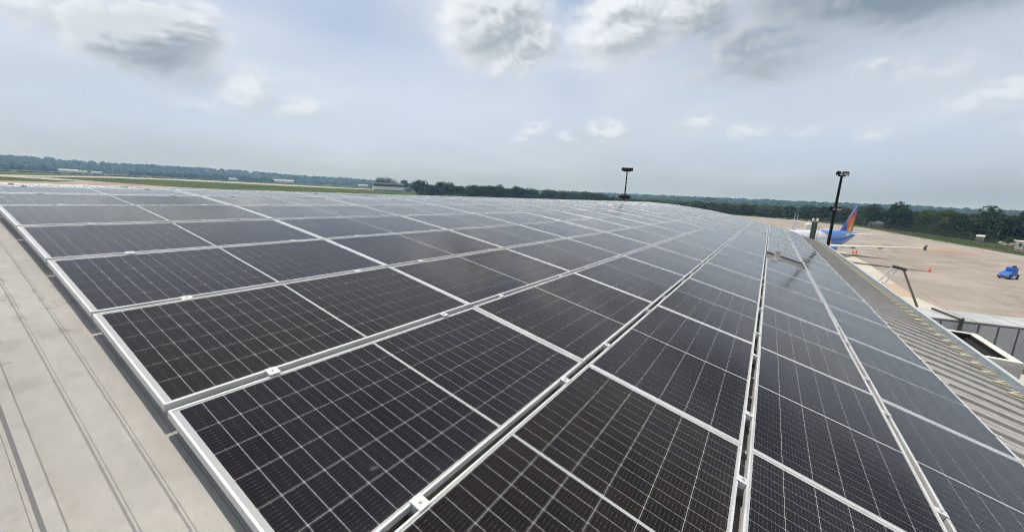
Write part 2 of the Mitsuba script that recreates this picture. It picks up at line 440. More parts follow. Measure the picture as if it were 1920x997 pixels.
e = arc(TH_R, ROOF_OFF)
g = MB()
gp = [(0.0, -0.03), (0.0, -0.20), (0.22, -0.20), (0.22, -0.015), (0.285, -0.015), (0.285, -0.23), (-0.03, -0.23), (-0.03, -0.03)]
gv = [[e[0] + x, yy, e[1] + z] for yy in (YA, YB) for x, z in gp]
g.add(gv, [[i, (i + 1) % 8, 8 + (i + 1) % 8, 8 + i] for i in range(8)])
put('gutter', g, 'gutter_mat', terminal)
g = MB()
yy = YA + 1.0
while yy < YB:
    g.box([e[0] + 0.11, yy, e[1] - 0.028], [0.20, 0.03, 0.006])
    yy += 0.82
put('gutter_strap', g, 'alu_dark', terminal)
w = MB()
XL, XR = -23.0, 3.05
tt = np.linspace(math.asin((XL - CX) / (RAD + ROOF_OFF - 0.05)), math.asin((XR - CX) / (RAD + ROOF_OFF - 0.05)), 24)
top = [arc(t, ROOF_OFF - 0.05) for t in tt]
for ya, yb in ((YA + 0.1, YB - 0.1),):
    ring = [(XR, 0.0)] + [(XL, 0.0)] + [tuple(p) for p in top]
    nn = len(ring)
    vv = [[x, yy, z] for yy in (ya, yb) for x, z in ring]
    ff = [[i, (i + 1) % nn, nn + (i + 1) % nn, nn + i] for i in range(nn)]
    w.add(vv, ff)
    w.add(vv, [[0, i, i + 1] for i in range(1, nn - 1)] + [[nn, nn + i + 1, nn + i] for i in range(1, nn - 1)])
put('wall', w, 'wall_mat', terminal)
win = mikit.ply(MB().box([0, 0, 0], [0.06, 1.7, 1.6]).get(), 'glass_dark')
for i in range(9):
    for z in (1.6, 4.8):
        put('window', win, None, terminal, M=frame([XR + 0.01, 1.5 + i * 2.6 + (0 if i < 9 else 0), z], [1, 0, 0], [0, 1, 0], [0, 0, 1]))

# ------------------------------------------------------------------ solar panels
LIP, FH, LEN = 0.0102, 0.035, PITCH - 0.006
DW, DL = 0.018, 0.021                                          # white margins between lip and cells
NEAR_CELLS = set()
for rr in range(3, NROW):
    for cc in range(0, 3):
        if (cc == 0 and rr >= 6) or (cc == 1 and rr >= 7) or (cc == 2 and rr >= 10):
            NEAR_CELLS.add((rr, cc))


def frame_mesh(wd):
    o = [(0, 0), (LEN, 0), (LEN, wd), (0, wd)]

    def rect(i, z):
        return [[i, i, z], [LEN - i, i, z], [LEN - i, wd - i, z], [i, wd - i, z]]
    rings = [rect(0.028, -FH), rect(0.0, -FH), rect(0.0, -0.0018), rect(0.0018, 0.0), rect(LIP - 0.001, 0.0), rect(LIP, -0.001), rect(LIP, -0.006)]
    v = np.array(sum(rings, []))
    f = []
    for r in range(len(rings) - 1):
        for i in range(4):
            f.append([4 * r + i, 4 * r + (i + 1) % 4, 4 * r + 4 + (i + 1) % 4, 4 * r + 4 + i])
    return v, np.array(f)


def cell_layout(wd):
    cw = (wd - 2 * (LIP + DW - 0.008)) / 6
    half = (LEN - 2 * (LIP + DL) - 0.016) / 2
    cl = half / 12
    xs = [LIP + DL + i * cl for i in range(12)] + [LIP + DL + half + 0.016 + i * cl for i in range(12)]
    return xs, cl, [LIP + DW - 0.008 + j * cw for j in range(6)], cw


GC = 0.0019                                                    # gap between cells


def cell_geo(x, y, cl, cw, i, j, k, z=-0.0038):
    c = 0.0030
    x0, x1, y0, y1 = x + GC / 2, x + cl - GC / 2, y + GC / 2, y + cw - GC / 2
    o = [(x0 + c, y0), (x1 - c, y0), (x1, y0 + c), (x1, y1 - c), (x1 - c, y1), (x0 + c, y1), (x0, y1 - c), (x0, y0 + c)]
    v = np.array([[a, b, z] for a, b in o] + [[a, b, z - 0.0004] for a, b in o])
    uv = np.array([[i + (a - x) / cl * 0.98 + 0.01, 10 * k + j + (b - y) / cw * 0.98 + 0.01] for a, b in o] * 2)
    f = [[0, q, q + 1] for q in range(1, 7)]
    sides = []
    for q in range(8):
        r = (q + 1) % 8
        sides += [[q, r, 8 + r], [q, 8 + r, 8 + q]]
    return v, np.array(f + sides), np.array(f), uv


row_ply = []
for k in range(NROW):
    a, b = arc(TH[k]), arc(TH[k + 1])
    step = np.hypot(*(b - a))
    wd = min(step - 0.038, 1.040)
    u = np.array([b[0] - a[0], 0, b[1] - a[1]]) / step
    nrm = np.cross(u, [0, 1, 0])
    nrm = nrm if nrm[2] > 0 else -nrm
    mid = (a + b) / 2
    o = np.array([mid[0], 0, mid[1]]) + u * wd / 2
    fv, ff = frame_mesh(wd)
    xs, cl, ys, cw = cell_layout(wd)
    lam = np.array([[LIP - 0.002, LIP - 0.002, -0.0041], [LEN - LIP + 0.002, LIP - 0.002, -0.0041], [LEN - LIP + 0.002, wd - LIP + 0.002, -0.0041], [LIP - 0.002, wd - LIP + 0.002, -0.0041]])
    lam = np.vstack([lam, lam - [0, 0, 0.005]])
    lf = [[0, 1, 2, 3], [4, 7, 6, 5], [0, 4, 5, 1], [1, 5, 6, 2], [2, 6, 7, 3], [3, 7, 4, 0]]
    cv, cf, cu, n0 = [], [], [], 0
    single = {}
    need = any((k, c) in NEAR_CELLS for c in range(NCOL))
    for i, x in enumerate(xs):
        for j, yv in enumerate(ys):
            v_, f_, top_, uv_ = cell_geo(x, yv, cl, cw, i, j, k)
            if need:
                single[i, j] = mikit.ply((v_, f_), 'cell_mat', uv=uv_)
            cv.append(v_[:8])
            cf.append(top_ + n0)
            cu.append(uv_[:8])
            n0 += 8
    # local axes of a panel: x along the roof, y up the slope, z out of the roof
    row_ply.append(dict(o=o, u=-u, n=nrm, wd=wd, frame=mikit.ply((fv, ff), 'alu'), lam=mikit.ply((lam, lf), 'backsheet_mat'),
                        cells=mikit.ply((np.vstack(cv), np.vstack(cf)), 'cell_mat', uv=np.vstack(cu)), single=single))


def col_y(c):
    return Y0 + c * PITCH + (GAPW if c >= NCOL1 else 0.0) + 0.003


HOLE = {(11, 6)}                                               # row between the third and fourth line, left free for the roof vent
for k in range(NROW - 1, -1, -1):
    R = row_ply[k]
    for c in range(NCOL):
        if (k, c) in HOLE:
            continue
        up_row, along = ordinal(NROW - k), ordinal(c + 1)
        t = thing('solar_panel', f'solar panel {along} from the near edge in the {up_row} row up from the eave', 'solar panel', 'solar panels laid in rows over the curved roof')
        jig = rng.normal(0, 0.0016, 3)
        o = R['o'] + np.array([0, col_y(c), 0]) + R['n'] * jig[0]
        tilt = rng.normal(0, 0.0024, 2)
        ya = np.array([0, 1, 0]) + R['n'] * tilt[0]
        ya /= np.linalg.norm(ya)
        ua = R['u'] + R['n'] * tilt[1]
        ua /= np.linalg.norm(ua)
        M = frame(o, ya, ua, R['n'])
        put('frame', R['frame'], None, t, M=M)
        put('backsheet', R['lam'], None, t, M=M)
        if (k, c) in NEAR_CELLS:
            for ij in R['single']:
                put('cell', R['single'][ij], None, t, M=M)
        else:
            key = put('cells', R['cells'], None, t, M=M)
            labels[key] = {'kind': 'stuff'}
        if (k, c) == (9, 0):
            sm = MB().add([[0.392, 0.225, -0.0030], [0.425, 0.216, -0.0030], [0.431, 0.228, -0.0030], [0.410, 0.241, -0.0030], [0.396, 0.238, -0.0030]], [[0, 1, 2], [0, 2, 3], [0, 3, 4]])
            key = put('smudge', sm, 'smudge_mat', t, M=M)
            labels[key] = {'label': 'pale dried smudge on the dark cells'}
scene['smudge_mat'] = prin((0.030, 0.034, 0.046), 0.25)

# mounting rails under the panels with their clamps
clamp_m = MB()
clamp_m.box([0, 0, 0.0025], [0.060, 0.052, 0.003])
clamp_m.box([0, 0, -0.018], [0.034, 0.048, 0.037])
clamp_ply = mikit.ply(clamp_m.get(), 'alu')
cyl = trimesh.creation.cylinder(0.0075, 0.006, sections=8)
bolt_ply = mikit.ply((np.asarray(cyl.vertices) + [0, 0, 0.007], cyl.faces), 'steel')
rt = np.linspace(TH[0] - 0.001, TH[-1] + 0.001, 30)
for c in range(NCOL):
    for fr in (0.21, 0.83):
        yy = col_y(c) + fr * PITCH
        side = 'nearer' if fr < 0.5 else 'farther'
        t = thing('mounting_rail', f'aluminium mounting rail crossing under the {side} half of the {ordinal(c + 1)} panel column', 'rail', 'mounting rails under the solar panels')
        rm = MB()
        vv = []
        for th in rt:
            for dy, do in ((-0.02, -0.079), (0.02, -0.079), (0.02, -0.042), (-0.02, -0.042)):
                q = arc(th, do)
                vv.append([q[0], yy + dy, q[1]])
        ff = []
        for i in range(len(rt) - 1):
            for j in range(4):
                ff.append([4 * i + j, 4 * i + (j + 1) % 4, 4 * i + 4 + (j + 1) % 4, 4 * i + 4 + j])
        rm.add(vv, ff)
        put('beam', rm, 'alu_dark', t)
        for k in range(NROW + 1):
            if k == 0:
                continue
            th = TH[k]
            q = arc(th, 0.0)
            nn_ = np.array([math.sin(th), 0, math.cos(th)])
            uu = np.array([math.cos(th), 0, -math.sin(th)])
            off = 0.0
            cl_ = put('clamp', clamp_ply, None, t, M=frame(np.array([q[0], yy, q[1]]) + uu * (-0.012 if k == NROW else 0), uu, [0, 1, 0], nn_))
            if c < 5:
                put('bolt', bolt_ply, None, cl_, M=frame(np.array([q[0], yy, q[1]]) + uu * (-0.012 if k == NROW else 0), uu, [0, 1, 0], nn_))

# roof vent standing in the gap left among the panels
vt = thing('roof_vent', 'grey tapered roof vent pipe in the gap among the panels', 'vent')
th = (TH[11] + TH[12]) / 2 - 0.004
q = arc(th, ROOF_OFF)
base = np.array([q[0], col_y(6) + 1.15, q[1]])
V = MB()
V.tube([base, base + [0, 0, 0.06], base + [0, 0, 0.27], base + [0, 0, 0.28]], [0.10, 0.083, 0.062, 0.060], 20)
put('pipe', V, 'light_grey_warm', vt, smooth=35)
put('rim', MB().tube([base + [0, 0, 0.275], base + [0, 0, 0.292]], [0.067, 0.067], 20), 'light_grey_warm', vt, smooth=35)
put('flashing', MB().tube([base - [0, 0, 0.05], base + [0, 0, 0.055]], [0.15, 0.13], 20), 'light_grey_warm', vt, smooth=35)
scene['light_grey_warm'] = prin((0.40, 0.385, 0.365), 0.55)

# ------------------------------------------------------------------ flood light masts


def flood_mast(x, y, label, yaw, z_low, z_top, arms, k, wide):
    t = thing('flood_light_mast', label, 'light mast', 'flood light masts beyond the roof')
    P = MB()
    P.tube([[x, y, 0], [x, y, 0.12]], [0.45, 0.45], 14)
    put('base', P, 'mid_grey', t)
    zs = np.linspace(0.12, z_top, 8)
    put('pole', MB().tube([[x, y, z] for z in zs], np.linspace(0.16, 0.085, 8), 12), 'black_metal', t, smooth=40)
    for z, n_l in ((z_low, arms[0]), (z_top, arms[1])):
        c, s = math.cos(yaw), math.sin(yaw)
        put('cross_arm', MB().tube([[x - wide / 2 * c, y - wide / 2 * s, z], [x + wide / 2 * c, y + wide / 2 * s, z]], 0.05, 8), 'black_metal', t)
        for i in range(n_l):
            u = -wide / 2 + wide * (i / (n_l - 1) if n_l > 1 else 1.0)
            aim = yaw - PI / 2 + (0.5 - (i / (n_l - 1) if n_l > 1 else 0.0)) * 1.1
            d = np.array([math.cos(aim), math.sin(aim), -0.35])
            d /= np.linalg.norm(d)
            r = np.cross(d, [0, 0, 1.0])
            r /= np.linalg.norm(r)
            upv = np.cross(r, d)
            o = np.array([x + u * c, y + u * s, z + 0.36 * k])
            R = np.column_stack([r, d, upv])
            L = MB()
            L.box(o + d * 0.05 * k, np.array([0.62, 0.50, 0.46]) * k, R, 0.05 * k)
            L.box(o + (d * 0.33 + upv * 0.21) * k, np.array([0.66, 0.28, 0.03]) * k, R)
            for sg in (-1, 1):
                L.box(o + (r * sg * 0.34 - upv * 0.16) * k, np.array([0.04, 0.08, 0.42]) * k, R)
            lamp = put('flood_light', L, 'black_metal', t)
            put('lens', MB().box(o + d * 0.303 * k, np.array([0.52, 0.012, 0.36]) * k, R), 'lamp_glass', lamp)
    return t


flood_mast(-19.35, 61.9, 'black flood light mast with two tiers of lamps, behind the middle of the roof crest', 0.45 + PI, 10.68, 14.85, (4, 4), 0.85, 1.15)
flood_mast(4.55, 42.9, 'black flood light mast with two tiers of lamps, in front of the blue aircraft', 0.62, 10.62, 13.50, (2, 2), 0.62, 0.62)

# ------------------------------------------------------------------ boarding bridge, hood, lifting frame
jb = thing('boarding_bridge', 'grey corrugated passenger boarding bridge reaching out from the terminal eave', 'boarding bridge')
p0, p1 = np.array([3.0, 27.0]), np.array([34.0, 35.6])
dv = (p1 - p0) / np.linalg.norm(p1 - p0)
nv = np.array([-dv[1], dv[0]])
Lb, Wb, zb0, zb1 = float(np.linalg.norm(p1 - p0)), 2.2, 3.35, 5.52
Rb = np.column_stack([[dv[0], dv[1], 0], [nv[0], nv[1], 0], [0, 0, 1]])
mid = np.array([*(p0 + dv * Lb / 2 + nv * Wb / 2), 0])
put('core', MB().box(mid + [0, 0, (zb0 + zb1) / 2], [Lb, Wb - 0.12, zb1 - zb0 - 0.02], Rb), 'bridge_dark', jb)
put('roof', MB().box(mid + [0, 0, zb1 + 0.03], [Lb, Wb + 0.10, 0.08], Rb, 0.015), 'bridge_roof', jb)
put('floor_beam', MB().box(mid + [0, 0, zb0 - 0.10], [Lb, Wb - 0.3, 0.2], Rb), 'bridge_dark', jb)
for sgn, nm in ((0, 'wall_panel'), (1, 'wall_panel')):
    for i in range(int(Lb / 0.76)):
        a = p0 + dv * (i * 0.76 + 0.38) + nv * (-0.005 if sgn == 0 else Wb + 0.005)
        mbb = MB()
        mbb.box([a[0], a[1], (zb0 + zb1) / 2 - 0.02], [0.69, 0.10, zb1 - zb0 - 0.1], Rb, 0.02)
        put(nm, mbb, 'bridge_wall', jb)
for i in range(int(Lb / 1.9)):
    a = p0 + dv * (i * 1.9 + 1.0) + nv * Wb / 2
    put('roof_seam', MB().box([a[0], a[1], zb1 + 0.082], [0.05, Wb + 0.06, 0.024], Rb), 'bridge_roof', jb)
for s_ in (9.0, 27.0):
    a = p0 + dv * s_ + nv * Wb / 2
    put('leg', MB().box([a[0], a[1], (zb0 - 0.2) / 2], [0.45, 0.45, zb0 - 0.2], Rb), 'mid_grey', jb)
scene['bridge_wall'] = prin(proc(lambda p, n, uv: mix((0.43, 0.45, 0.46), (0.34, 0.36, 0.37), smoothstep(0.35, 0.7, fbm(p.x * 1.5, p.y * 1.5, p.z * 0.6, 3)))), 0.45)
scene['bridge_dark'] = prin((0.26, 0.28, 0.29), 0.55)
scene['bridge_roof'] = prin(proc(lambda p, n, uv: mix((0.36, 0.385, 0.39), (0.29, 0.31, 0.315), smoothstep(0.4, 0.7, fbm(p.x * 0.9, p.y * 0.9, 1.0, 4)))), 0.45)
ct = thing('conduit_pipe', 'dark bent conduit pipe lying over the edge of the boarding bridge roof', 'pipe')
a = p0 + dv * 6.1
put('upper_run', MB().tube([[a[0] - 0.55, a[1] + 2.0, zb1 + 0.12], [a[0] - 0.02, a[1] - 0.17, zb1 + 0.12]], 0.06, 10), 'brown_metal', ct, smooth=40)
put('drop', MB().tube([[a[0], a[1] - 0.2, zb1 + 0.22], [a[0] + 0.02, a[1] - 0.22, zb0 + 0.2]], 0.06, 10), 'brown_metal', ct, smooth=40)
put('elbow', MB().box([a[0], a[1] - 0.19, zb1 + 0.14], [0.14, 0.14, 0.14], Rb, 0.04), 'brown_metal', ct)

hd = thing('canopy_hood', 'white box hood with a dark open top below the eave beside the boarding bridge', 'hood')
bx0, bx1, by0, by1, bz0, bz1 = 3.07, 5.32, 13.45, 15.95, 7.12, 7.58
put('end_wall', MB().box([(bx0 + bx1) / 2, by0 + 0.06, (bz0 + bz1) / 2], [bx1 - bx0, 0.12, bz1 - bz0], None, 0.012), 'offwhite', hd)
put('end_wall', MB().box([(bx0 + bx1) / 2, by1 - 0.06, (bz0 + bz1) / 2], [bx1 - bx0, 0.12, bz1 - bz0], None, 0.012), 'offwhite', hd)
put('front_wall', MB().box([bx1 - 0.08, (by0 + by1) / 2, (bz0 + bz1) / 2], [0.16, by1 - by0 - 0.246, bz1 - bz0 - 0.004], None, 0.012), 'offwhite', hd)
put('bottom', MB().box([(bx0 + bx1) / 2 - 0.05, (by0 + by1) / 2, bz0 + 0.05], [bx1 - bx0 - 0.1, by1 - by0 - 0.25, 0.06]), 'lining_dark', hd)
for yy_ in (by0 + 0.126, by1 - 0.126):
    put('lining', MB().box([(bx0 + bx1) / 2 - 0.06, yy_, bz1 - 0.21], [bx1 - bx0 - 0.2, 0.008, 0.36]), 'lining_dark', hd)
put('lining', MB().box([bx1 - 0.166, (by0 + by1) / 2, bz1 - 0.21], [0.008, by1 - by0 - 0.27, 0.36]), 'lining_dark', hd)
scene['lining_dark'] = prin((0.03, 0.03, 0.032), 0.7, spec=0.2)
for i in range(9):
    put('slat', MB().box([bx0 + 0.25 + i * 0.22, (by0 + by1) / 2, bz1 - 0.16], [0.02, by1 - by0 - 0.26, 0.10], trimesh.transformations.rotation_matrix(0.5, [0, 1, 0])[:3, :3]), 'lining_dark', hd)

af = thing('lifting_frame', 'steel A-shaped frame with a white lattice leg and a brown post leg beside the eave', 'steel frame')
hx, hy, hz = 8.65, 40.0, 6.72
put('head', MB().box([hx, hy, hz], [0.8, 0.4, 0.2], trimesh.transformations.rotation_matrix(0.22, [0, 1, 0])[:3, :3], 0.03), 'brown_metal', af)
hb = MB()
for i in range(4):
    hb.tube([[hx - 0.3 + i * 0.2, hy - 0.22, hz + 0.10 - i * 0.045], [hx - 0.3 + i * 0.2, hy + 0.22, hz + 0.10 - i * 0.045]], 0.085, 10)
put('roller', hb, 'dark_grey', af)
put('post_leg', MB().tube([[hx + 0.25, hy, hz - 0.1], [11.9, hy, 0.0]], [0.065, 0.10], 12), 'post_brown', af, smooth=40)
scene['post_brown'] = prin((0.20, 0.175, 0.15), 0.5)
lt = MB()
A_, B_ = np.array([hx - 0.25, hy, hz - 0.1]), np.array([5.2, hy, 0.0])
off = np.array([0.16, 0, -0.08])
lt.tube([A_ - off, B_ - off], 0.04, 6)
lt.tube([A_ + off, B_ + off], 0.04, 6)
for i in range(22):
    q0, q1 = A_ + (B_ - A_) * i / 22, A_ + (B_ - A_) * (i + 1) / 22
    lt.tube([q0 - off, q1 + off] if i % 2 else [q0 + off, q1 - off], 0.025, 5)
put('lattice_leg', lt, 'white_paint', af)

# ------------------------------------------------------------------ the aircraft
PH = -2.06909943
NA, LA = np.array([math.cos(PH), math.sin(PH)]), np.array([-math.sin(PH), math.cos(PH)])
ORG = np.array([14.83431, 120.99146])
# local (aft of nose, to port, up): world = ORG - NA (x - 30) + LA y
AM = np.eye(4)
AM[:2, 0], AM[:2, 1] = -NA, LA
AM[:2, 3] = ORG + NA * 30
AM_det = np.linalg.det(AM[:3, :3])


def to_air(p):
    dx, dy = p.x - float(AM[0, 3]), p.y - float(AM[1, 3])
    return dx * float(-NA[0]) + dy * float(-NA[1]), dx * float(LA[0]) + dy * float(LA[1]), p.z


BLUE, ORANGE, WHITE = (0.028, 0.125, 0.40), (0.62, 0.21, 0.06), (0.50, 0.53, 0.57)


def hull_color(p, n, uv):
    x, y, z = to_air(p)
    t = dr.clip((5.95 - z) / 4.0, 0, 1)
    edge = 17.9 + 4.6 * dr.power(t, 0.6)
    wid = 0.5 + 2.2 * t * (1.25 - t)
    c = mix(WHITE, ORANGE, smoothstep(-0.03, 0.03, x - edge + wid))
    c = mix(c, (0.75, 0.52, 0.36), smoothstep(-0.03, 0.03, x - edge + 0.22) * 0.8)
    return mix(c, BLUE, smoothstep(-0.03, 0.03, x - edge))


def fin_color(p, n, uv):
    x, y, z = to_air(p)
    dx, dz = x - 34.6, z - 5.5
    r = dr.sqrt(dx * dx + dz * dz)
    ang = dr.atan2(dz, -dx)
    rays = dr.abs(dr.sin(ang * 11.0 + 0.4))
    reach = 3.0 + 2.0 * rays * smoothstep(0.3, 1.2, ang) + 0.35 * dz * 0.3
    c = mix((0.80, 0.50, 0.05), (0.70, 0.19, 0.04), smoothstep(0.9, 2.4, r))
    c = mix(c, (0.45, 0.07, 0.06), smoothstep(2.6, 4.2, r) * 0.8)
    c = mix(c, (0.42, 0.16, 0.28), smoothstep(-0.5, -0.2, r - reach) * 0.8)
    c = mix(c, (0.030, 0.085, 0.36), smoothstep(-0.12, 0.12, r - reach))
    le = x - (28.9 + (z - 5.9) * 1.03)
    c = mix(mi.Color3f(0.42, 0.40, 0.55), c, smoothstep(0.10, 0.22, le))
    rud = x - (34.55 + (z - 5.9) * 0.30)
    return mix(c, mi.Color3f(0.055, 0.03, 0.05), smoothstep(-0.04, 0.04, rud) * 0.92)


scene['hull_mat'] = prin(proc(hull_color), 0.22, clearcoat=0.6)
scene['fin_mat'] = prin(proc(fin_color), 0.25, clearcoat=0.5)
scene['wing_mat'] = prin((0.50, 0.50, 0.49), 0.3)
scene['nacelle_blue'] = prin(BLUE, 0.22, clearcoat=0.6)
ac = thing('airliner', 'blue and white passenger jet with an orange sunburst tail parked on the apron', 'airliner')


def loft(st, sides=40):
    v, f = [], []
    for x, r, z, sq in st:
        for i in range(sides):
            a = 2 * PI * i / sides
            v.append([x, r * math.cos(a), z + r * sq * math.sin(a)])
    for i in range(len(st) - 1):
        for j in range(sides):
            a, b = i * sides + j, i * sides + (j + 1) % sides
            f.append([a, b, b + sides, a + sides])
    return np.array(v), np.array(f)


def in_air(mb_or_vf):
    v, f = mb_or_vf.get() if isinstance(mb_or_vf, MB) else mb_or_vf
    v = np.asarray(v, float) @ AM[:3, :3].T + AM[:3, 3]
    f = np.asarray(f)
    return v, (f[:, ::-1] if AM_det < 0 else f)


st = [(0.0, 0.06, 3.15, 1), (0.25, 0.52, 3.2, 1), (0.8, 0.93, 3.32, 1), (1.6, 1.30, 3.5, 1), (2.8, 1.66, 3.7, 1.02), (4.2, 1.88, 3.84, 1.03), (6.0, 1.975, 3.9, 1.04), (15, 1.975, 3.9, 1.04), (25.0, 1.975, 3.9, 1.04),
      (27.5, 1.90, 3.97, 1.04), (30, 1.62, 4.2, 1.04), (32.5, 1.24, 4.5, 1.04), (35, 0.78, 4.83, 1.04), (36.6, 0.42, 5.02, 1.0), (37.4, 0.22, 5.1, 1.0), (37.55, 0.05, 5.1, 1)]
xs_ = np.unique(np.concatenate([np.linspace(0, 37.55, 70), [s[0] for s in st]]))
S = np.array(st)
from scipy.interpolate import PchipInterpolator
st2 = [(x, *[float(PchipInterpolator(S[:, 0], S[:, k])(x)) for k in (1, 2, 3)]) for x in xs_]
hull = put('fuselage', in_air(loft(st2)), 'hull_mat', ac, smooth=40)


def slab_wing(secs, sides=None):
    """secs: list of (leading edge point, chord, thickness, normal axis) -> smooth aerofoil sections."""
    cyc = [(0, 0), (0.02, 0.35), (0.1, 0.8), (0.3, 1.0), (0.6, 0.7), (1.0, 0.03), (1.0, -0.03), (0.6, -0.45), (0.3, -0.6), (0.1, -0.5), (0.02, -0.25)]
    v, f = [], []
    for le, ch, th_, ax in secs:
        for a, b in cyc:
            q = np.array(le, float) + [a * ch, 0, 0]
            q = q + np.array(ax) * b * th_ / 2
            v.append(q)
    n_ = len(cyc)
    for i in range(len(secs) - 1):
        for j in range(n_):
            f.append([i * n_ + j, i * n_ + (j + 1) % n_, (i + 1) * n_ + (j + 1) % n_, (i + 1) * n_ + j])
    vv, ff = np.array(v), np.array(f)
    tri = np.vstack([ff[:, [0, 1, 2]], ff[:, [0, 2, 3]]])
    for base_ in (0, (len(secs) - 1) * n_):
        tri = np.vstack([tri, [[base_, base_ + q_, base_ + q_ + 1] for q_ in range(1, n_ - 1)]])
    return vv, tri


Zx, Yx = (0, 0, 1), (0, 1, 0)
put('fin', in_air(slab_wing([((28.4, 0, 5.55), 7.0, 0.62, Yx), ((29.4, 0, 6.15), 6.0, 0.52, Yx), ((34.9, 0, 11.72), 1.85, 0.20, Yx), ((35.1, 0, 11.78), 1.6, 0.06, Yx)])), 'fin_mat', ac, smooth=30)
for sg in (1, -1):
    wl = put('wing', in_air(slab_wing([((11.6, sg * 1.0, 2.75), 7.4, 1.0, Zx), ((13.0, sg * 2.6, 2.9), 6.2, 0.85, Zx), ((15.4, sg * 6.4, 3.28), 3.9, 0.5, Zx), ((20.4, sg * 16.9, 4.35), 1.55, 0.16, Zx), ((20.6, sg * 17.0, 4.36), 1.3, 0.06, Zx)])), 'wing_mat', ac, smooth=30)
    put('wingtip_fence', in_air(MB().add([[20.3, sg * 17.0, 4.36], [21.2, sg * 17.06, 4.92], [21.9, sg * 17.06, 4.92], [21.8, sg * 17.0, 4.36], [21.9, sg * 17.06, 3.86], [21.2, sg * 17.06, 3.86],
                                          [20.3, sg * 17.06, 4.36], [21.2, sg * 17.12, 4.92], [21.9, sg * 17.12, 4.92], [21.8, sg * 17.08, 4.36], [21.9, sg * 17.12, 3.86], [21.2, sg * 17.12, 3.86]],
                                         [[0, 1, 2], [0, 2, 3], [0, 3, 4], [0, 4, 5], [6, 8, 7], [6, 9, 8], [6, 10, 9], [6, 11, 10]])), 'fence_dark', wl)
    for yy_, xx_, zz_ in ((7.2, 18.2, 3.15), (11.2, 19.3, 3.6)):
        put('flap_fairing', in_air(MB().tube([[xx_ - 1.4, sg * yy_, zz_ + 0.02], [xx_ - 0.4, sg * yy_, zz_ - 0.16], [xx_ + 0.6, sg * yy_, zz_ - 0.12], [xx_ + 1.3, sg * yy_, zz_]], [0.05, 0.17, 0.15, 0.04], 8)), 'wing_grey', wl, smooth=40)
    put('stabilizer', in_air(slab_wing([((31.6, sg * 0.3, 5.0), 3.7, 0.42, Zx), ((35.3, sg * 6.05, 5.62), 1.5, 0.15, Zx), ((35.5, sg * 6.22, 5.64), 1.1, 0.05, Zx)])), 'wing_mat', ac, smooth=30)
    en = put('engine', in_air(loft([(9.9, 0.95, 1.55, 1), (9.75, 1.05, 1.55, 1), (9.9, 1.13, 1.55, 1), (11, 1.2, 1.55, 1), (12.6, 1.1, 1.55, 1), (13.5, 0.92, 1.55, 1), (13.45, 0.82, 1.55, 1), (12.6, 0.8, 1.55, 1)], 28)[0:1][0] * 0 + 0 if False else
             (lambda vf: (vf[0] + [0, sg * 5.75, 0], vf[1]))(loft([(10.6, 0.9, 1.55, 1), (9.9, 0.95, 1.55, 1), (9.75, 1.05, 1.55, 1), (9.9, 1.13, 1.55, 1), (11, 1.2, 1.55, 1), (12.6, 1.1, 1.55, 1), (13.5, 0.92, 1.55, 1), (13.45, 0.82, 1.55, 1), (12.6, 0.8, 1.55, 1)], 28))), 'nacelle_blue', ac, smooth=40)
    put('exhaust', in_air((lambda vf: (vf[0] + [0, sg * 5.75, 0], vf[1]))(loft([(12.4, 0.81, 1.55, 1), (12.5, 0.62, 1.55, 1), (13.9, 0.50, 1.55, 1), (14.3, 0.34, 1.55, 1), (14.9, 0.05, 1.55, 1)], 24))), 'brown_metal', en, smooth=40)
    put('fan_face', in_air((lambda vf: (vf[0] + [0, sg * 5.75, 0], vf[1]))(loft([(10.7, 0.9, 1.55, 1), (10.65, 0.3, 1.55, 1), (10.35, 0.03, 1.55, 1)], 24))), 'dark_grey', en, smooth=40)
    put('pylon', in_air(MB().box([12.6, sg * 5.75, 2.78], [4.2, 0.3, 0.7], None, 0.06)), 'nacelle_blue', ac)
    gr = put('main_gear', in_air(MB().tube([[17.9, sg * 3.8, 3.0], [17.9, sg * 3.8, 0.58]], 0.11, 10)), 'light_grey', ac)
    for o_ in (-0.45, 0.45):
        put('wheel', in_air(MB().tube([[17.9, sg * 3.8 + o_ - 0.17, 0.58], [17.9, sg * 3.8 + o_ - 0.13, 0.58], [17.9, sg * 3.8 + o_ + 0.13, 0.58], [17.9, sg * 3.8 + o_ + 0.17, 0.58]], [0.46, 0.57, 0.57, 0.46], 18)), 'rubber', gr)
ng = put('nose_gear', in_air(MB().tube([[5.1, 0, 2.2], [5.0, 0, 0.38]], 0.08, 10)), 'light_grey', ac)
for o_ in (-0.25, 0.25):
    put('wheel', in_air(MB().tube([[5, o_ - 0.1, 0.38], [5, o_ + 0.1, 0.38]], 0.38, 16)), 'rubber', ng)
put('belly_fairing', in_air(loft([(11, 0.2, 2.2, 0.7), (12.5, 1.7, 2.4, 0.55), (15, 2.15, 2.4, 0.5), (18.5, 2.1, 2.4, 0.5), (20.5, 1.6, 2.4, 0.5), (22, 0.2, 2.3, 0.6)], 28)), 'nacelle_blue', ac, smooth=50)
for i in range(27):
    xw = 6.4 + i * 0.81
    for sg in (1, -1):
        zz_ = 4.38
        r_ = math.sqrt(max(0.05, 1 - ((zz_ - 3.9) / (1.975 * 1.04)) ** 2)) * float(np.interp(xw, S[:, 0], S[:, 1]))
        zz2 = zz_ + max(0.0, xw - 25.0) * 0.03
        put('window', in_air(MB().box([xw, sg * (r_ + 0.004), zz2], [0.24, 0.03, 0.34], None, 0.01)), 'pane_mat', ac)
scene['pane_mat'] = prin((0.34, 0.37, 0.42), 0.12)
scene['fence_dark'] = prin((0.06, 0.06, 0.10), 0.35)
scene['wing_grey'] = prin((0.26, 0.25, 0.24), 0.4)
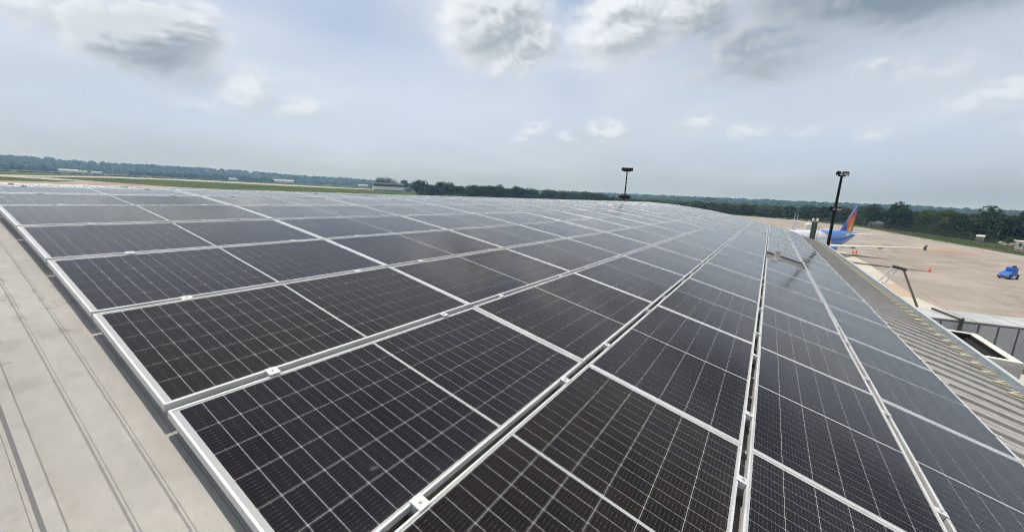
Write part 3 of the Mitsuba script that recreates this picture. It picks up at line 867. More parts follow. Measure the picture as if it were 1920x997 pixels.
put('flag_patch', in_air(MB().box([29.0, 1.70, 5.02], [1.25, 0.05, 0.42], trimesh.transformations.rotation_matrix(-0.36, [1, 0, 0])[:3, :3])), 'white_paint', ac)
put('tail_cone_tip', in_air(loft([(37.0, 0.34, 5.06, 1), (37.5, 0.24, 5.1, 1), (37.75, 0.12, 5.12, 1)], 16)), 'dark_grey', ac)

# ------------------------------------------------------------------ tug, cones, stand equipment


def place(mb, x, y, yaw, scale=1.0):
    v, f = mb.get()
    v = v * scale
    c, s = math.cos(yaw), math.sin(yaw)
    return v @ np.array([[c, -s, 0], [s, c, 0], [0, 0, 1]]).T + [x, y, 0], f


def wedge(mb, x0, x1, w, z0, pts):
    """profile pts (x, z) extruded to width w with slightly tucked upper edges"""
    n_ = len(pts)
    v = [[x, -w / 2 * k, z] for (x, z), k in zip(pts, [1.0 if z < z0 else 0.93 for _, z in pts])] + [[x, w / 2 * k, z] for (x, z), k in zip(pts, [1.0 if z < z0 else 0.93 for _, z in pts])]
    f = [[i, (i + 1) % n_, n_ + (i + 1) % n_, n_ + i] for i in range(n_)]
    mb.add(v, f)
    mb.add(v, [[0, i, i + 1] for i in range(1, n_ - 1)] + [[n_, n_ + i + 1, n_ + i] for i in range(1, n_ - 1)])
    return mb


TX, TY, TYAW = 37.7, 107.6, 3.95
TS = np.array([0.68, 0.74, 1.06])
tg = thing('aircraft_tug', 'bright blue aircraft tug with a low sloping hood alone on the open apron', 'tug')
put('hood', place(wedge(MB(), 0, 0, 1.9, 0.9, [(0.1, 0.28), (2.3, 0.28), (2.35, 0.62), (1.9, 0.98), (0.9, 1.25), (0.1, 1.3)]), TX, TY, TYAW, TS), 'blue_paint', tg)
put('cab', place(wedge(MB(), 0, 0, 1.8, 1.2, [(-1.2, 0.55), (-0.02, 0.55), (-0.02, 1.6), (-0.2, 1.98), (-1.1, 1.98), (-1.2, 1.6)]), TX, TY, TYAW, TS), 'blue_paint', tg)
put('seat_back', place(MB().box([-0.7, 0.25, 2.14], [0.5, 0.6, 0.34], None, 0.08), TX, TY, TYAW, TS), 'dark_grey', tg)
put('rear_deck', place(MB().box([-1.75, 0, 0.62], [1.1, 1.7, 0.5], None, 0.06), TX, TY, TYAW, TS), 'blue_paint', tg)
put('rear_screen', place(MB().box([-1.28, -0.55, 1.5], [0.04, 0.7, 0.8], None, 0.01), TX, TY, TYAW, TS), 'lamp_glass', tg)
put('side_stripe', place(MB().box([-0.7, 0, 0.5], [2.9, 1.93, 0.09]), TX, TY, TYAW, TS), 'white_paint', tg)
put('bumper', place(MB().box([2.36, 0, 0.36], [0.16, 1.86, 0.24], None, 0.04), TX, TY, TYAW, TS), 'dark_grey', tg)
for wx, wy in ((1.5, 0.82), (1.5, -0.82), (-1.5, 0.82), (-1.5, -0.82)):
    put('wheel', place(MB().tube([[wx, wy - 0.16, 0.4], [wx, wy - 0.12, 0.4], [wx, wy + 0.12, 0.4], [wx, wy + 0.16, 0.4]], [0.33, 0.4, 0.4, 0.33], 16), TX, TY, TYAW, TS), 'rubber', tg)
put('headlight', place(MB().box([2.34, 0.6, 0.58], [0.06, 0.24, 0.14], None, 0.02), TX, TY, TYAW, TS), 'lamp_glass', tg)
put('headlight', place(MB().box([2.34, -0.6, 0.58], [0.06, 0.24, 0.14], None, 0.02), TX, TY, TYAW, TS), 'lamp_glass', tg)

for x, y, lab in ((18.9, 129.4, 'orange traffic cone behind the aircraft wing, left of the pair'), (19.6, 129.9, 'orange traffic cone behind the aircraft wing, right of the pair'),
                  (26.7, 104.2, 'orange traffic cone standing alone by the shadow of the wing tip')):
    t = thing('traffic_cone', lab, 'cone', 'orange cones round the aircraft')
    put('body', MB().tube([[x, y, 0.06], [x, y, 0.95]], [0.21, 0.045], 12), 'cone_orange', t, smooth=40)
    put('base', MB().box([x, y, 0.05], [0.62, 0.62, 0.08], None, 0.015), 'cone_orange', t)
    put('collar', MB().tube([[x, y, 0.52], [x, y, 0.66]], [0.125, 0.098], 12), 'white_paint', t)

# stand equipment past the roof end
tk = thing('storage_tank', 'round off-white storage tank past the far end of the roof', 'tank')
put('shell', MB().tube([[13.3, 192, 0.8], [13.3, 192, 1.0], [13.3, 192, 4.2], [13.3, 192, 4.7], [13.3, 192, 4.9]], [1.0, 1.25, 1.25, 0.9, 0.3], 20), 'offwhite', tk, smooth=40)
put('cap', MB().tube([[13.3, 192, 4.9], [13.3, 192, 5.9]], [0.35, 0.35], 12), 'offwhite', tk, smooth=40)
for a in range(4):
    q = np.array([13.3 + 0.9 * math.cos(a * PI / 2 + 0.4), 192 + 0.9 * math.sin(a * PI / 2 + 0.4)])
    put('leg', MB().tube([[*q, 0], [*q, 1.1]], 0.09, 6), 'mid_grey', tk)
vc = thing('signal_column', 'tall white column with thin antennas past the far end of the roof', 'column')
put('shaft', MB().tube([[8.2, 178, 0], [8.2, 178, 5.6]], [0.75, 0.6], 14), 'white_paint', vc, smooth=40)
put('platform', MB().box([8.2, 178, 5.75], [2.6, 1.6, 0.22], None, 0.03), 'white_paint', vc)
put('antenna', MB().tube([[7.8, 178, 5.8], [7.8, 178, 8.6]], 0.07, 6), 'light_grey', vc)
put('antenna', MB().tube([[8.7, 178, 5.8], [8.7, 178, 8.2]], 0.07, 6), 'light_grey', vc)
gt = thing('equipment_tower', 'dark green equipment tower with two white heads left of the aircraft tail', 'tower')
gx, gy = 6.6, 84.0
put('cabinet', MB().box([gx, gy, 4.2], [0.74, 0.75, 8.4], None, 0.04), 'green_paint', gt)
for o_ in (-0.27, 0.27):
    put('head', MB().box([gx + o_, gy, 8.8], [0.36, 0.36, 0.5], None, 0.06), 'offwhite', gt)
    put('post', MB().tube([[gx + o_, gy, 8.35], [gx + o_, gy, 8.65]], 0.05, 8), 'green_paint', gt)
ld = MB()
for s_ in (0.0, 0.4):
    ld.tube([[gx + 0.62, gy - 0.2 + s_, 0], [gx + 0.62, gy - 0.2 + s_, 7.7]], 0.03, 5)
for z_ in np.arange(0.4, 7.5, 0.4):
    ld.tube([[gx + 0.62, gy - 0.2, z_], [gx + 0.62, gy + 0.2, z_]], 0.02, 5)
put('ladder', ld, 'light_grey', gt)

# low equipment and vehicles, simple bodies


def car(x, y, yaw, mat, label, van=False, group='vehicles parked far off'):
    t = thing('parked_van' if van else 'parked_car', label, 'van' if van else 'car', group)
    L, hgt = (5.2, 2.1) if van else (4.5, 1.45)
    pts = [(-L / 2, 0.35), (L / 2, 0.35), (L / 2, 0.8), (L / 2 - 0.9, 1.0 if not van else 1.15), (L / 2 - 1.6, hgt), (-L / 2 + (0.15 if van else 0.9), hgt), (-L / 2, 0.9 if not van else 1.6)]
    put('body', place(wedge(MB(), 0, 0, 1.8, 0.95, pts), x, y, yaw), mat, t)
    put('window', place(wedge(MB(), 0, 0, 1.86, 9.0, [(L / 2 - 1.1, 1.02 if not van else 1.2), (L / 2 - 1.65, hgt - 0.12), (-L / 2 + 1.1, hgt - 0.12), (-L / 2 + 0.8, 1.02 if not van else 1.2)]), x, y, yaw), 'glass_dark', t)
    for wx in (-L / 2 + 0.85, L / 2 - 0.85):
        for wy in (-0.8, 0.8):
            put('wheel', place(MB().tube([[wx, wy - 0.11, 0.33], [wx, wy + 0.11, 0.33]], 0.33, 12), x, y, yaw), 'rubber', t)


scene['car_white'] = prin((0.66, 0.66, 0.66), 0.25, clearcoat=0.7)
scene['car_silver'] = prin((0.36, 0.37, 0.38), 0.3, metal=0.4, clearcoat=0.7)
scene['car_red'] = prin((0.22, 0.05, 0.04), 0.3, clearcoat=0.7)
car(10.6, 188, 0.3, 'car_white', 'white van parked between the white column and the round tank', True, None)
car(15.6, 168, 0.2, 'car_silver', 'silver van parked behind the aircraft fuselage', True, None)
car(11.6, 170, 0.2, 'car_white', 'white car parked in front of the round tank', False, None)

# house and trailer beyond the fence at the right
ho = thing('trailer_building', 'long white trailer building beyond the fence at the right edge', 'building')
hx, hy, yaw = 75.4, 194.0, -1.405
put('wall', place(MB().box([0, 0, 1.9], [24, 4.2, 2.6]), hx, hy, yaw), 'offwhite', ho)
put('roof', place(MB().box([0, 0, 3.35], [24.8, 5.0, 0.28], None, 0.05), hx, hy, yaw), 'white_paint', ho)
put('skirt', place(MB().box([0, 0, 0.3], [23.6, 4.0, 0.6]), hx, hy, yaw), 'light_grey', ho)
for i in range(6):
    for sg in (1, -1):
        put('window', place(MB().box([-9.5 + i * 3.8, sg * 2.11, 2.1], [1.3, 0.06, 1.0]), hx, hy, yaw), 'glass_dark', ho)
for sg in (1, -1):
    put('door', place(MB().box([-7.6, sg * 2.11, 1.6], [0.95, 0.07, 2.0]), hx, hy, yaw), 'mid_grey', ho)
ks = thing('block_shed', 'small tan block shed behind the fence near the utility poles', 'shed')
put('wall', place(MB().box([0, 0, 1.1], [2.6, 2.4, 2.2]), 78.6, 256.0, 1.2), 'shed_mat', ks)
put('roof', place(wedge(MB(), 0, 0, 2.6, 99, [(-1.5, 2.2), (1.5, 2.2), (0, 2.9)]), 78.6, 256.0, 1.2), 'light_grey', ks)
put('door', place(MB().box([0, -1.22, 0.9], [0.8, 0.06, 1.8]), 78.6, 256.0, 1.2), 'dark_grey', ks)
scene['shed_mat'] = diff((0.40, 0.35, 0.27))
ks = thing('block_shed', 'low tan shed at the foot of the woods behind the aircraft tail', 'shed')
put('wall', place(MB().box([0, 0, 1.6], [8, 4.0, 3.2]), 60.0, 352.0, 1.9), 'shed_mat', ks)
put('roof', place(wedge(MB(), 0, 0, 4.6, 99, [(-4.3, 3.2), (4.3, 3.2), (0, 4.2)]), 60.0, 352.0, 1.9), 'light_grey', ks)
for x, y, lean, lab in ((83.0, 255.0, 0.10, 'white leaning utility pole with a transformer beside the tan shed'), (97.0, 272.0, 0.09, 'white leaning utility pole behind the trailer building')):
    t = thing('utility_pole', lab, 'pole', None)
    put('post', MB().tube([[x, y, 0], [x + lean * 4.5, y, 9.0]], [0.20, 0.15], 8), 'offwhite', t, smooth=40)
    put('cross_arm', MB().box([x + lean * 4.3, y, 8.3], [1.6, 0.14, 0.16]), 'mid_grey', t)
    put('transformer', MB().tube([[x + 0.45 + lean * 3.4, y - 0.1, 6.3], [x + 0.45 + lean * 3.6, y - 0.1, 7.4]], 0.32, 10), 'light_grey', t)
rub = MB()
for i in range(26):
    u_ = rng.uniform(0, 1)
    rub.mesh(trimesh.convex.convex_hull(rng.normal(0, 1, (12, 3)) * [0.6, 0.6, 0.38]), trimesh.transformations.translation_matrix([82 + u_ * 3 + rng.normal(0, 1.0), 246 - 30 * u_ + rng.normal(0, 1.0), 0.25]))
put('rubble_heap', rub, 'shed_mat', label='strip of pale rubble along the fence left of the trailer building', kind='stuff')

# perimeter fence
FP = np.array([[71.0, 130], [69.0, 165], [66.6, 200], [64.6, 225], [62.4, 250], [59.0, 290], [56, 330], [50, 366], [30, 405]], float)
fe = thing('perimeter_fence', 'dark chain-link perimeter fence along the grass strip before the woods', 'fence')
wire = MB()
for a, b in zip(FP[:-1], FP[1:]):
    L = np.linalg.norm(b - a)
    n_ = max(2, int(L / 3.0))
    for i in range(n_):
        q = a + (b - a) * i / n_
        put('post', MB().tube([[*q, 0], [*q, 2.7]], 0.05, 6), 'dark_grey', fe)
    d = (b - a) / L
    for z in (0.15, 2.6):
        wire.tube([[*a, z], [*b, z]], 0.03, 4)
    m_ = int(L / 0.30)
    for i in range(m_):
        q = a + d * (i * 0.30)
        for sg in (1, -1):
            r_ = q + d * sg * 0.55
            wire.tube([[*q, 0.1], [*r_, 2.6]], 0.014, 3, False)
put('chain_link', wire, 'dark_grey', fe, **{'kind': 'stuff'})

# ------------------------------------------------------------------ trees


def leaf_mat(c, c2):
    return {'type': 'principledthin', 'base_color': proc(lambda p, n, uv, c=c, c2=c2: mix(c, c2, noise(p.x * 0.7, p.y * 0.7, p.z * 0.7)) * (0.75 + 0.5 * noise(p.x * 3.1, p.y * 3.1, p.z * 3.1))), 'roughness': 0.6, 'diff_trans': 0.55}


scene['leaf_dark'] = leaf_mat((0.024, 0.046, 0.014), (0.038, 0.062, 0.019))
scene['leaf_mid'] = leaf_mat((0.042, 0.070, 0.019), (0.060, 0.088, 0.027))
scene['leaf_olive'] = leaf_mat((0.060, 0.082, 0.025), (0.078, 0.096, 0.034))
scene['leaf_brown'] = leaf_mat((0.042, 0.044, 0.022), (0.052, 0.050, 0.027))
scene['bark'] = diff((0.09, 0.075, 0.06))
LEAF = {'dark green': 'leaf_dark', 'mid green': 'leaf_mid', 'olive green': 'leaf_olive', 'brownish': 'leaf_brown'}


def crown(h, wdt, n, size, seed, low=0.22):
    r = np.random.default_rng(seed)
    lobes = []
    for i in range(int(r.integers(8, 13))):
        z = r.uniform(low + 0.06, 0.92) * h
        spread = wdt / 2 * (1 - 0.55 * ((z / h - 0.45) / 0.5) ** 2)
        a = r.uniform(0, 2 * PI)
        rad = r.uniform(0.1, 0.72) * spread
        lobes.append((rad * math.cos(a), rad * math.sin(a), z, r.uniform(0.20, 0.36) * wdt))
    lobes.append((0, 0, 0.62 * h, 0.38 * wdt))
    per = r.multinomial(n, np.array([l[3] ** 2 for l in lobes]) / sum(l[3] ** 2 for l in lobes))
    pts, nr = [], []
    for (x, y, z, s), k in zip(lobes, per):
        d = r.normal(0, 1, (k, 3))
        d /= np.linalg.norm(d, axis=1, keepdims=True)
        rr = s * r.uniform(0.55, 1.08, (k, 1)) ** 0.6
        q = d * rr * [1, 1, 0.72] + [x, y, z]
        pts.append(q)
        nr.append(d)
    p, d = np.vstack(pts), np.vstack(nr)
    keep = (p[:, 2] > low * h * 0.8) & (meshkit.noise(p * (2.2 / max(1.5, wdt / 5)) + seed) > 0.30)
    p, d = p[keep], d[keep]
    k = len(p)
    nn = d + r.normal(0, 0.55, (k, 3)) + [0, 0, 0.35]
    nn /= np.linalg.norm(nn, axis=1, keepdims=True)
    a = np.cross(nn, r.normal(0, 1, (k, 3)))
    a /= np.linalg.norm(a, axis=1, keepdims=True)
    b = np.cross(nn, a)
    s = size * r.uniform(0.6, 1.35, (k, 1))
    v = np.stack([p + a * s, p + b * s * 0.6, p - a * s, p - b * s * 0.6], 1).reshape(-1, 3)
    f = np.arange(4 * k).reshape(-1, 4)
    return v, f


def tree(x, y, h, wdt, tone, label, group, seed, n=1700, low=0.22, size=None):
    t = thing('tree', label, 'tree', group)
    r = np.random.default_rng(seed)
    tr = MB()
    zt = h * 0.72
    bend = r.normal(0, 0.03 * h, 2)
    tr.tube([[x, y, -0.1], [x + bend[0] * 0.3, y + bend[1] * 0.3, h * 0.25], [x + bend[0], y + bend[1], zt]], [0.028 * h, 0.022 * h, 0.006 * h], 7)
    for i in range(5):
        a = r.uniform(0, 2 * PI)
        z = h * r.uniform(0.25, 0.5)
        tr.tube([[x, y, z], [x + wdt * 0.2 * math.cos(a), y + wdt * 0.2 * math.sin(a), z + h * 0.13], [x + wdt * 0.36 * math.cos(a), y + wdt * 0.36 * math.sin(a), z + h * 0.28]], [0.012 * h, 0.009 * h, 0.004 * h], 5)
    put('trunk', tr, 'bark', t)
    v, f = crown(h, wdt, n, size or 0.045 * wdt + 0.16, seed, low)
    put('crown', (v + [x, y, 0], f), LEAF[tone], t)


# the woods behind the fence at the right (nearest row first), numbered from left to right as seen from the roof
specs = []
r3 = np.random.default_rng(33)
pts_line = np.array([[110, 150], [104, 180], [100, 205], [96, 232], [88, 262], [82, 290], [78, 320], [72, 352], [64, 385], [46, 420], [20, 445]], float)
seg = np.concatenate([[0], np.cumsum(np.linalg.norm(np.diff(pts_line, axis=0), axis=1))])


def on_line(s_):
    return np.array([np.interp(s_, seg, pts_line[:, 0]), np.interp(s_, seg, pts_line[:, 1])])


s_ = 20.0
while s_ < seg[-1]:
    q = on_line(s_) + r3.normal(0, 2.0, 2)
    specs.append((q[0], q[1], r3.uniform(9.5, 12.5), r3.uniform(8, 11.5), 0))
    s_ += r3.uniform(6.0, 9.0)
s_ = 10.0
while s_ < seg[-1]:
    q = on_line(s_) + np.array([14, 9]) + r3.normal(0, 3.0, 2)
    specs.append((q[0], q[1], r3.uniform(10.5, 14.0), r3.uniform(8, 12), 1))
    s_ += r3.uniform(8.0, 12.0)
# taller single crowns that break the skyline
for x, y, h, w_ in ((66, 330, 17.0, 12), (58, 352, 15.0, 10), (84, 205, 15.5, 12), (92, 196, 15.5, 12), (101, 216, 16.0, 12), (96, 300, 15.5, 12)):
    specs.append((x, y, h, w_, 2))
tones = ['dark green', 'dark green', 'mid green', 'mid green', 'olive green', 'dark green', 'brownish']
items = sorted(specs, key=lambda q: math.atan2(q[0], q[1]))
cnt = {}
for i, (x, y, h, w_, row) in enumerate(items):
    tone = tones[int(r3.integers(0, len(tones)))]
    if row == 2:
        tone = 'dark green' if y > 250 else 'olive green'
    place_ = ('front row behind the fence', 'second row behind the fence', 'rising behind the fence')[row]
    kind = 'tall ' if row == 2 else ''
    cnt[kind + tone, row] = cnt.get((kind + tone, row), 0) + 1
    tree(x, y, h, w_, tone, f'{kind}{tone} tree, {ordinal(cnt[kind + tone, row])} such from the left, {place_}', 'trees behind the perimeter fence', 900 + i, n=2000 if row == 0 else 1500, low=0.08 if row == 0 else 0.2)

# undergrowth at the foot of the woods
ub_v, ub_f, n0 = [], [], 0
for s_ in np.arange(5, seg[-1], 2.4):
    q = on_line(s_) + np.array([-5.5, -3.5]) + r3.normal(0, 1.4, 2)
    v, f = crown(r3.uniform(2.2, 4.2), r3.uniform(3.5, 5.5), 170, 0.34, int(s_ * 10), 0.0)
    ub_v.append(v + [q[0], q[1], 0])
    ub_f.append(f + n0)
    n0 += len(v)
put('undergrowth', (np.vstack(ub_v), np.vstack(ub_f)), 'leaf_mid', kind='stuff', label='low bushes and scrub along the fence before the woods')

# woods past the far end of the roof, seen over it (middle right): nearest trees singly, numbered from the left
specs = []
for i in range(64):
    az = math.radians(-18.5 + 20.5 * (i + r3.uniform(-0.35, 0.35)) / 63)
    d_ = 560 - 130 * (i / 63) + r3.normal(0, 18)
    specs.append((d_ * math.sin(az), d_ * math.cos(az), r3.uniform(7.5, 10.5) * (0.88 if i < 30 else 1.0), r3.uniform(9, 13)))
cnt = {}
for i, (x, y, h, w_) in enumerate(sorted(specs, key=lambda q: math.atan2(q[0], q[1]))):
    tone = tones[int(r3.integers(0, len(tones)))]
    cnt[tone] = cnt.get(tone, 0) + 1
    tree(x, y, h, w_, tone, f'{tone} tree, {ordinal(cnt[tone])} such from the left, woods past the roof end', 'trees past the roof end', 2000 + i, n=900, low=0.05, size=0.75)

# single trees round the far control building and along the skyline in the middle
sky_trees = [(-737, 590, 27, 20, 'dark green', 'dark tree rising behind the left end of the far control building'), (-722, 604, 26, 24, 'dark green', 'broad dark tree rising behind the middle of the far control building'),
             (-708, 634, 25, 13, 'dark green', 'small dark tree rising behind the right end of the far control building')]
for i, (az, d_, h, w_, lab) in enumerate([
        (-46.1, 560, 16.5, 16, 'round dark tree standing alone right of the far control building'), (-44.7, 600, 12.5, 13, 'low dark tree left in the clump right of the lone round tree'),
        (-43.2, 600, 17.0, 15, 'tallest dark tree in the clump right of the lone round tree'), (-41.9, 600, 16.5, 15, 'dark tree second from the right in that clump past the lone round tree'),
        (-40.6, 610, 14.5, 13, 'dark tree ending the clump right of the lone round tree'),
        (-38.8, 520, 14.5, 15, 'rounded dark tree at the left end of the dark skyline row'), (-37.4, 520, 15.0, 13, 'second dark tree of the dark skyline row'), (-36.4, 520, 15.0, 12, 'third dark tree of the dark skyline row'),
        (-35.8, 520, 18.5, 8, 'thin pointed dark tree in the dark skyline row'), (-34.8, 510, 18.0, 12, 'tallest broad dark tree of the dark skyline row'), (-33.6, 510, 16.8, 13, 'dark tree right of the tallest in the dark skyline row'),
        (-32.6, 510, 16.3, 14, 'wide dark tree right of centre in the dark skyline row'), (-31.5, 515, 15.5, 13, 'last dark tree at the right end of the dark skyline row'),
        (-30.2, 600, 14.5, 17, 'green tree just right of the dark skyline row'), (-27.9, 600, 14.0, 17, 'second green tree right of the dark skyline row'), (-26.6, 600, 13.0, 17, 'third green tree right of the dark skyline row'),
        (-25.3, 610, 12.0, 17, 'fourth green tree right of the dark skyline row'), (-24.0, 610, 13.5, 17, 'fifth green tree right of the dark skyline row'), (-22.9, 560, 12.5, 15, 'dark green tree left of the pale green field gap'),
        (-20.9, 480, 11.6, 14, 'round dark tree just left of the left light mast'), (-20.1, 480, 10.6, 12, 'smaller round tree beside the left light mast'), (-18.9, 470, 9.6, 12, 'low dark tree right of the left light mast foot')]):
    a = math.radians(az)
    tone = 'dark green' if 'dark' in lab else 'mid green'
    sky_trees.append((d_ * math.sin(a), d_ * math.cos(a), h, w_, tone, lab))
for i, (x, y, h, w_, tone, lab) in enumerate(sky_trees):
    tree(x, y, h, w_ * 1.65, tone, lab, None, 3000 + i, n=4200, low=0.02, size=0.78)

# ------------------------------------------------------------------ the far control building, sheds, specks of vehicles
cb = thing('control_building', 'long white two-storey building with a dark window band far across the airfield', 'building')
bx, by = np.array([-704.0, 545.0]), np.array([-677.0, 601.0])
d = (by - bx) / np.linalg.norm(by - bx)
yaw = math.atan2(d[1], d[0])
L = float(np.linalg.norm(by - bx))
c = (bx + by) / 2


def cbp(m_):
    return place(m_, c[0], c[1], yaw)


put('lower_wall', cbp(MB().box([0, 0, 4.0], [L, 16, 8.0])), 'white_paint', cb)
put('upper_wall', cbp(MB().box([0, 0, 11.0], [L, 15.4, 6.0])), 'mid_grey', cb)
put('roof', cbp(MB().box([0, 0, 14.4], [L + 3, 19, 0.8], None, 0.1)), 'light_grey', cb)
put('roof_rail', cbp((lambda m_: [m_.tube([[-L / 2 + i * L / 24, -8.9, 14.8], [-L / 2 + i * L / 24, -8.9, 16.2]], 0.12, 5) for i in range(25)] and m_.tube([[-L / 2, -8.9, 16.2], [L / 2, -8.9, 16.2]], 0.14, 5))(MB())), 'white_paint', cb)
for sg in (-1, 1):
    for i in range(11):
        put('window', cbp(MB().box([-L / 2 + 3.6 + i * (L - 7) / 10, sg * 7.72, 11.1], [6.3, 0.2, 4.2])), 'glass_dark', cb)
    put('plinth', cbp(MB().box([0, sg * 8.02, 0.9], [L - 2, 0.2, 1.8])), 'dark_grey', cb)
cb2 = thing('hangar', 'grey flat hangar at the right end of the far control building', 'hangar')
c2 = by + d * 12
put('wall', place(MB().box([0, 4, 4.2], [22, 18, 8.4]), c2[0], c2[1], yaw), 'mid_grey', cb2)
put('roof', place(MB().box([0, 4, 8.6], [23, 19, 0.6], None, 0.1), c2[0], c2[1], yaw), 'light_grey', cb2)
put('door', place(MB().box([0, -5.1, 3.2], [12, 0.2, 6.4]), c2[0], c2[1], yaw), 'dark_grey', cb2)
for i, (az, d_, mt, vn, lab) in enumerate([(-44.9, 500, 'car_white', False, 'white car parked under the lone round tree, leftmost of the far row'), (-44.3, 500, 'car_silver', False, 'silver car second in the far row right of the lone tree'),
                                           (-43.6, 505, 'car_white', True, 'white van third in the far row right of the lone tree'), (-42.8, 505, 'car_red', False, 'dark red car in the far row right of the lone tree'),
                                           (-42.2, 500, 'car_white', False, 'white car last in the far row right of the lone tree')]):
    car(d_ * math.sin(math.radians(az)), d_ * math.cos(math.radians(az)), 0.9, mt, lab, vn)


scene['shed_white'] = diff((0.42, 0.42, 0.41))


def far_shed(az, d_, ln, wd_, hh, label, mat='shed_white'):
    ln, hh = ln * 0.8, hh * 0.75
    t = thing('shed', label, 'shed')
    a = math.radians(az)
    x, y = d_ * math.sin(a), d_ * math.cos(a)
    yw = -a + 0.1
    put('wall', place(MB().box([0, 0, hh / 2], [ln, wd_, hh]), x, y, yw), mat, t)
    put('roof', place(wedge(MB(), 0, 0, 1, 99, [(-ln / 2 - 0.5, 0), (ln / 2 + 0.5, 0), (ln / 2 + 0.5, 0.1), (-ln / 2 - 0.5, 0.1)]) if False else
                      MB().add([[-ln / 2 - .5, -wd_ / 2 - .5, hh], [ln / 2 + .5, -wd_ / 2 - .5, hh], [ln / 2 + .5, wd_ / 2 + .5, hh], [-ln / 2 - .5, wd_ / 2 + .5, hh], [-ln / 2 - .5, 0, hh + wd_ * .22], [ln / 2 + .5, 0, hh + wd_ * .22]],
                               [[0, 1, 5], [0, 5, 4], [2, 3, 4], [2, 4, 5], [3, 0, 4], [1, 2, 5], [0, 2, 1], [0, 3, 2]]), x, y, yw), 'shed_white', t)


far_shed(-80.9, 2050, 62, 20, 8, 'long white shed at the foot of the hills, leftmost far building')
far_shed(-79.9, 2150, 26, 14, 6, 'small white shed right of the leftmost long shed')
far_shed(-79.0, 2150, 34, 14, 6, 'white shed third from the left at the foot of the hills')
far_shed(-70.3, 2050, 60, 22, 8, 'wide white shed before the dark wood at the foot of the hills')
far_shed(-67.9, 2000, 34, 20, 8, 'bright white shed right of the wide one at the foot of the hills')
far_shed(-63.2, 2100, 60, 24, 11, 'pale shed left of the pair below the hill spur')
far_shed(-62.2, 2100, 50, 24, 10, 'pale shed right of the pair below the hill spur')
far_shed(-53.5, 1900, 50, 18, 8, 'pale shed in the gap left of the far control building')
for i, (az, d_, lab) in enumerate([(-30.4, 420, 'small white hut among the green trees, left of three'), (-28.9, 425, 'small white hut among the green trees, middle of three'), (-27.7, 430, 'small white hut among the green trees, right of three')]):
    far_shed(az, d_, 7, 5, 5.2, lab)

# ------------------------------------------------------------------ hills and far forest


def hill_height(x, y):
    az = np.degrees(np.arctan2(x, y))
    d_ = np.hypot(x, y)
    crest = np.interp(az, [-130, -100, -85, -70, -62, -55, -48, -40, -30, -20, -10, 0, 8, 20, 40, 70], [62, 60, 56, 62, 48, 42, 26, 20, 22, 34, 34, 34, 36, 34, 40, 40])
    near = np.interp(az, [-130, -60, -50, 0, 30, 70], [2400, 2350, 2200, 1500, 1300, 1200])
    rise = np.clip((d_ - near) / 1100, 0, 1)
    q = np.stack([x / 420, y / 420, 0 * x], -1)
    return (rise * rise * (3 - 2 * rise)) * crest * (0.78 + 0.44 * meshkit.fbm(q, 3, 4)) * 0.86


azs = np.radians(np.linspace(-120, 70, 190))
ds = np.concatenate([np.linspace(1150, 3600, 40), [4500, 6500]])
A2, D2 = np.meshgrid(azs, ds, indexing='ij')
Xh, Yh = D2 * np.sin(A2), D2 * np.cos(A2)
Zh = hill_height(Xh, Yh) - 0.6
vh = np.stack([Xh, Yh, Zh], -1).reshape(-1, 3)
nd = len(ds)
fh = [[i * nd + j, (i + 1) * nd + j, (i + 1) * nd + j + 1, i * nd + j + 1] for i in range(len(azs) - 1) for j in range(nd - 1)]
put('hills', (vh, np.array(fh)), 'hill_mat', smooth=True, kind='structure', label='low wooded hills along the whole horizon')
scene['hill_mat'] = diff(proc(lambda p, n, uv: mix((0.018, 0.032, 0.014), (0.028, 0.042, 0.018), fbm(p.x * 0.01, p.y * 0.01, 1.0, 3))))

r4 = np.random.default_rng(44)
ico = trimesh.creation.icosphere(subdivisions=1, radius=1.0)
iv, if_ = np.asarray(ico.vertices), np.asarray(ico.faces)
if_ = if_[(iv[if_].mean(1)[:, 2] > -0.35)]


def clump_field(name, pts, lo, hi, mat, label, squash=0.75):
    k = len(pts)
    s = r4.uniform(lo, hi, k)
    jit = 1 + r4.normal(0, 0.17, (k, len(iv)))
    v = iv[None] * jit[..., None] * s[:, None, None] * np.array([1, 1, squash]) + pts[:, None, :]
    f = (if_[None] + (np.arange(k) * len(iv))[:, None, None]).reshape(-1, 3)
    put(name, (v.reshape(-1, 3), f), mat, kind='stuff', label=label)


scene['canopy_mat'] = diff(proc(lambda p, n, uv: mix((0.012, 0.026, 0.010), (0.028, 0.044, 0.018), fbm(p.x * 0.03, p.y * 0.03, p.z * 0.05, 4))))
scene['canopy_near'] = diff(proc(lambda p, n, uv: mix((0.022, 0.042, 0.014), (0.048, 0.074, 0.025), fbm(p.x * 0.08, p.y * 0.08, p.z * 0.2, 4))))
scene['canopy_dark'] = diff(proc(lambda p, n, uv: mix((0.009, 0.020, 0.009), (0.018, 0.030, 0.013), fbm(p.x * 0.04, p.y * 0.04, p.z * 0.05, 4))))
az = np.radians(r4.uniform(-112, 62, 9500))
dd = np.interp(np.degrees(az), [-130, -60, -50, 0, 30, 70], [2400, 2350, 2200, 1500, 1300, 1200]) + r4.uniform(0, 1, len(az)) ** 1.2 * 1150 + 20
px_, py_ = dd * np.sin(az), dd * np.cos(az)
cl = meshkit.fbm(np.stack([px_ / 300, py_ / 300, 0 * px_], -1), 3, 8)
keep = (cl > 0.36)
px_, py_ = px_[keep], py_[keep]
clump_field('hill_forest', np.stack([px_, py_, hill_height(px_, py_) + 1.5], -1), 8, 17, 'canopy_mat', 'far-off forest covering the low hills')
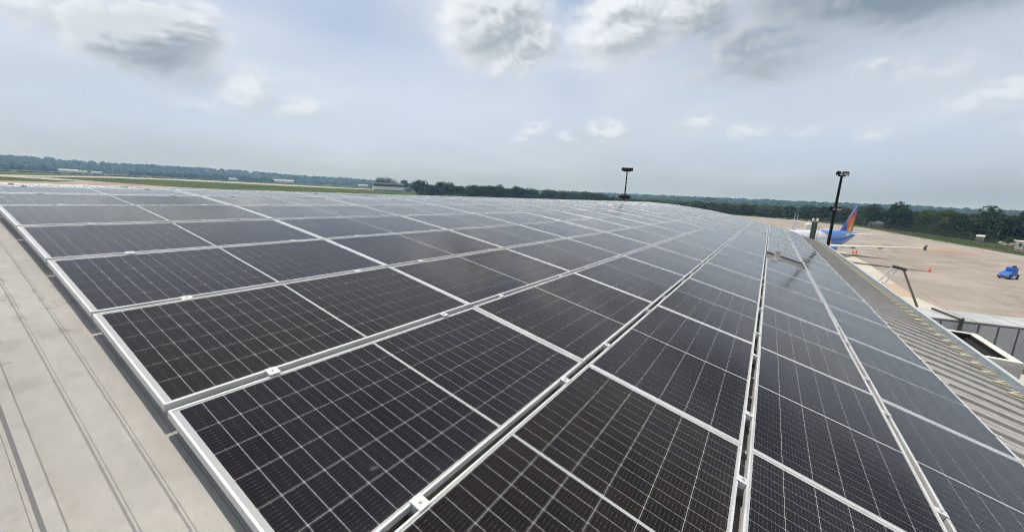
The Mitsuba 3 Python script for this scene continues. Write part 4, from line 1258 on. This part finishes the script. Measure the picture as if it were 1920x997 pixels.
# dark woods at the foot of the left hills
az = np.concatenate([r4.uniform(-100, -81.3, 420), r4.uniform(-76.5, -66.0, 900), r4.uniform(-65.5, -63.8, 80)])
dd = 2000 + r4.uniform(0, 260, len(az))
a_ = np.radians(az)
clump_field('valley_wood', np.stack([dd * np.sin(a_), dd * np.cos(a_), np.full(len(a_), 4.0)], -1), 7, 12, 'canopy_dark', 'dark woods on flat land at the foot of the left hills', 0.95)
az = np.radians(r4.uniform(-96, -52, 420))
dd = 1180 + 380 * (np.degrees(az) + 96) / 44 + r4.normal(0, 6, len(az))
clump_field('hedgerow', np.stack([dd * np.sin(az), dd * np.cos(az), np.full(len(az), 0.5)], -1), 1.3, 2.6, 'canopy_dark', 'dark hedgerow line crossing the fields at the left', 0.9)
# wooded mass behind the singled-out trees of the middle and right
az = np.radians(r4.uniform(-19, 34, 2600))
dd = np.interp(np.degrees(az), [-19, 2, 8, 16, 34], [590, 470, 480, 330, 240]) + r4.uniform(0, 1, len(az)) ** 1.5 * 700
clump_field('back_wood', np.stack([dd * np.sin(az), dd * np.cos(az), r4.uniform(3.0, 6.0, len(az))], -1), 3.2, 5.6, 'canopy_near', 'continuous dark wood behind the nearer trees', 0.9)
az = np.radians(r4.uniform(-31, -17.5, 700))
dd = 700 + r4.uniform(0, 1, len(az)) ** 1.3 * 700
clump_field('back_wood', np.stack([dd * np.sin(az), dd * np.cos(az), r4.uniform(2.0, 5.0, len(az))], -1), 3.5, 6.5, 'canopy_near', 'green wood behind the trees left of the light mast', 0.9)

# a far floodlit mast group poking over the woods
fmst = thing('lattice_mast', 'thin far mast with a cluster of lamps over the woods right of centre', 'mast')
a = math.radians(-6.7)
mx, my = 640 * math.sin(a), 640 * math.cos(a)
put('pole', MB().tube([[mx, my, 0], [mx, my, 15.2]], [0.45, 0.3], 6), 'mid_grey', fmst)
put('lamp_head', (lambda m_: [m_.box([mx + o_ * 2.2, my, 15.8], [1.4, 1.0, 1.6], None, 0.1) for o_ in (-2, -1, 0, 1, 2)] and m_.box([mx, my, 15.1], [10, 0.4, 0.3]))(MB()), 'dark_grey', fmst)

# ------------------------------------------------------------------ haze
scene['haze_air'] = {'type': 'homogeneous', 'albedo': {'type': 'rgb', 'value': [0.94, 0.95, 0.96]}, 'sigma_t': {'type': 'rgb', 'value': [HAZE * 0.6, HAZE * 1.0, HAZE * 1.55]}}
scene['haze'] = {'type': 'cube', 'to_world': T().translate([0, 1500, 54]).scale([8800, 7300, 55]), 'bsdf': {'type': 'null'}, 'interior': {'type': 'ref', 'id': 'haze_air'}}
labels['haze'] = {'label': 'thin summer haze over the whole airfield', 'kind': 'stuff'}
scene['camera']['medium'] = {'type': 'ref', 'id': 'haze_air'}
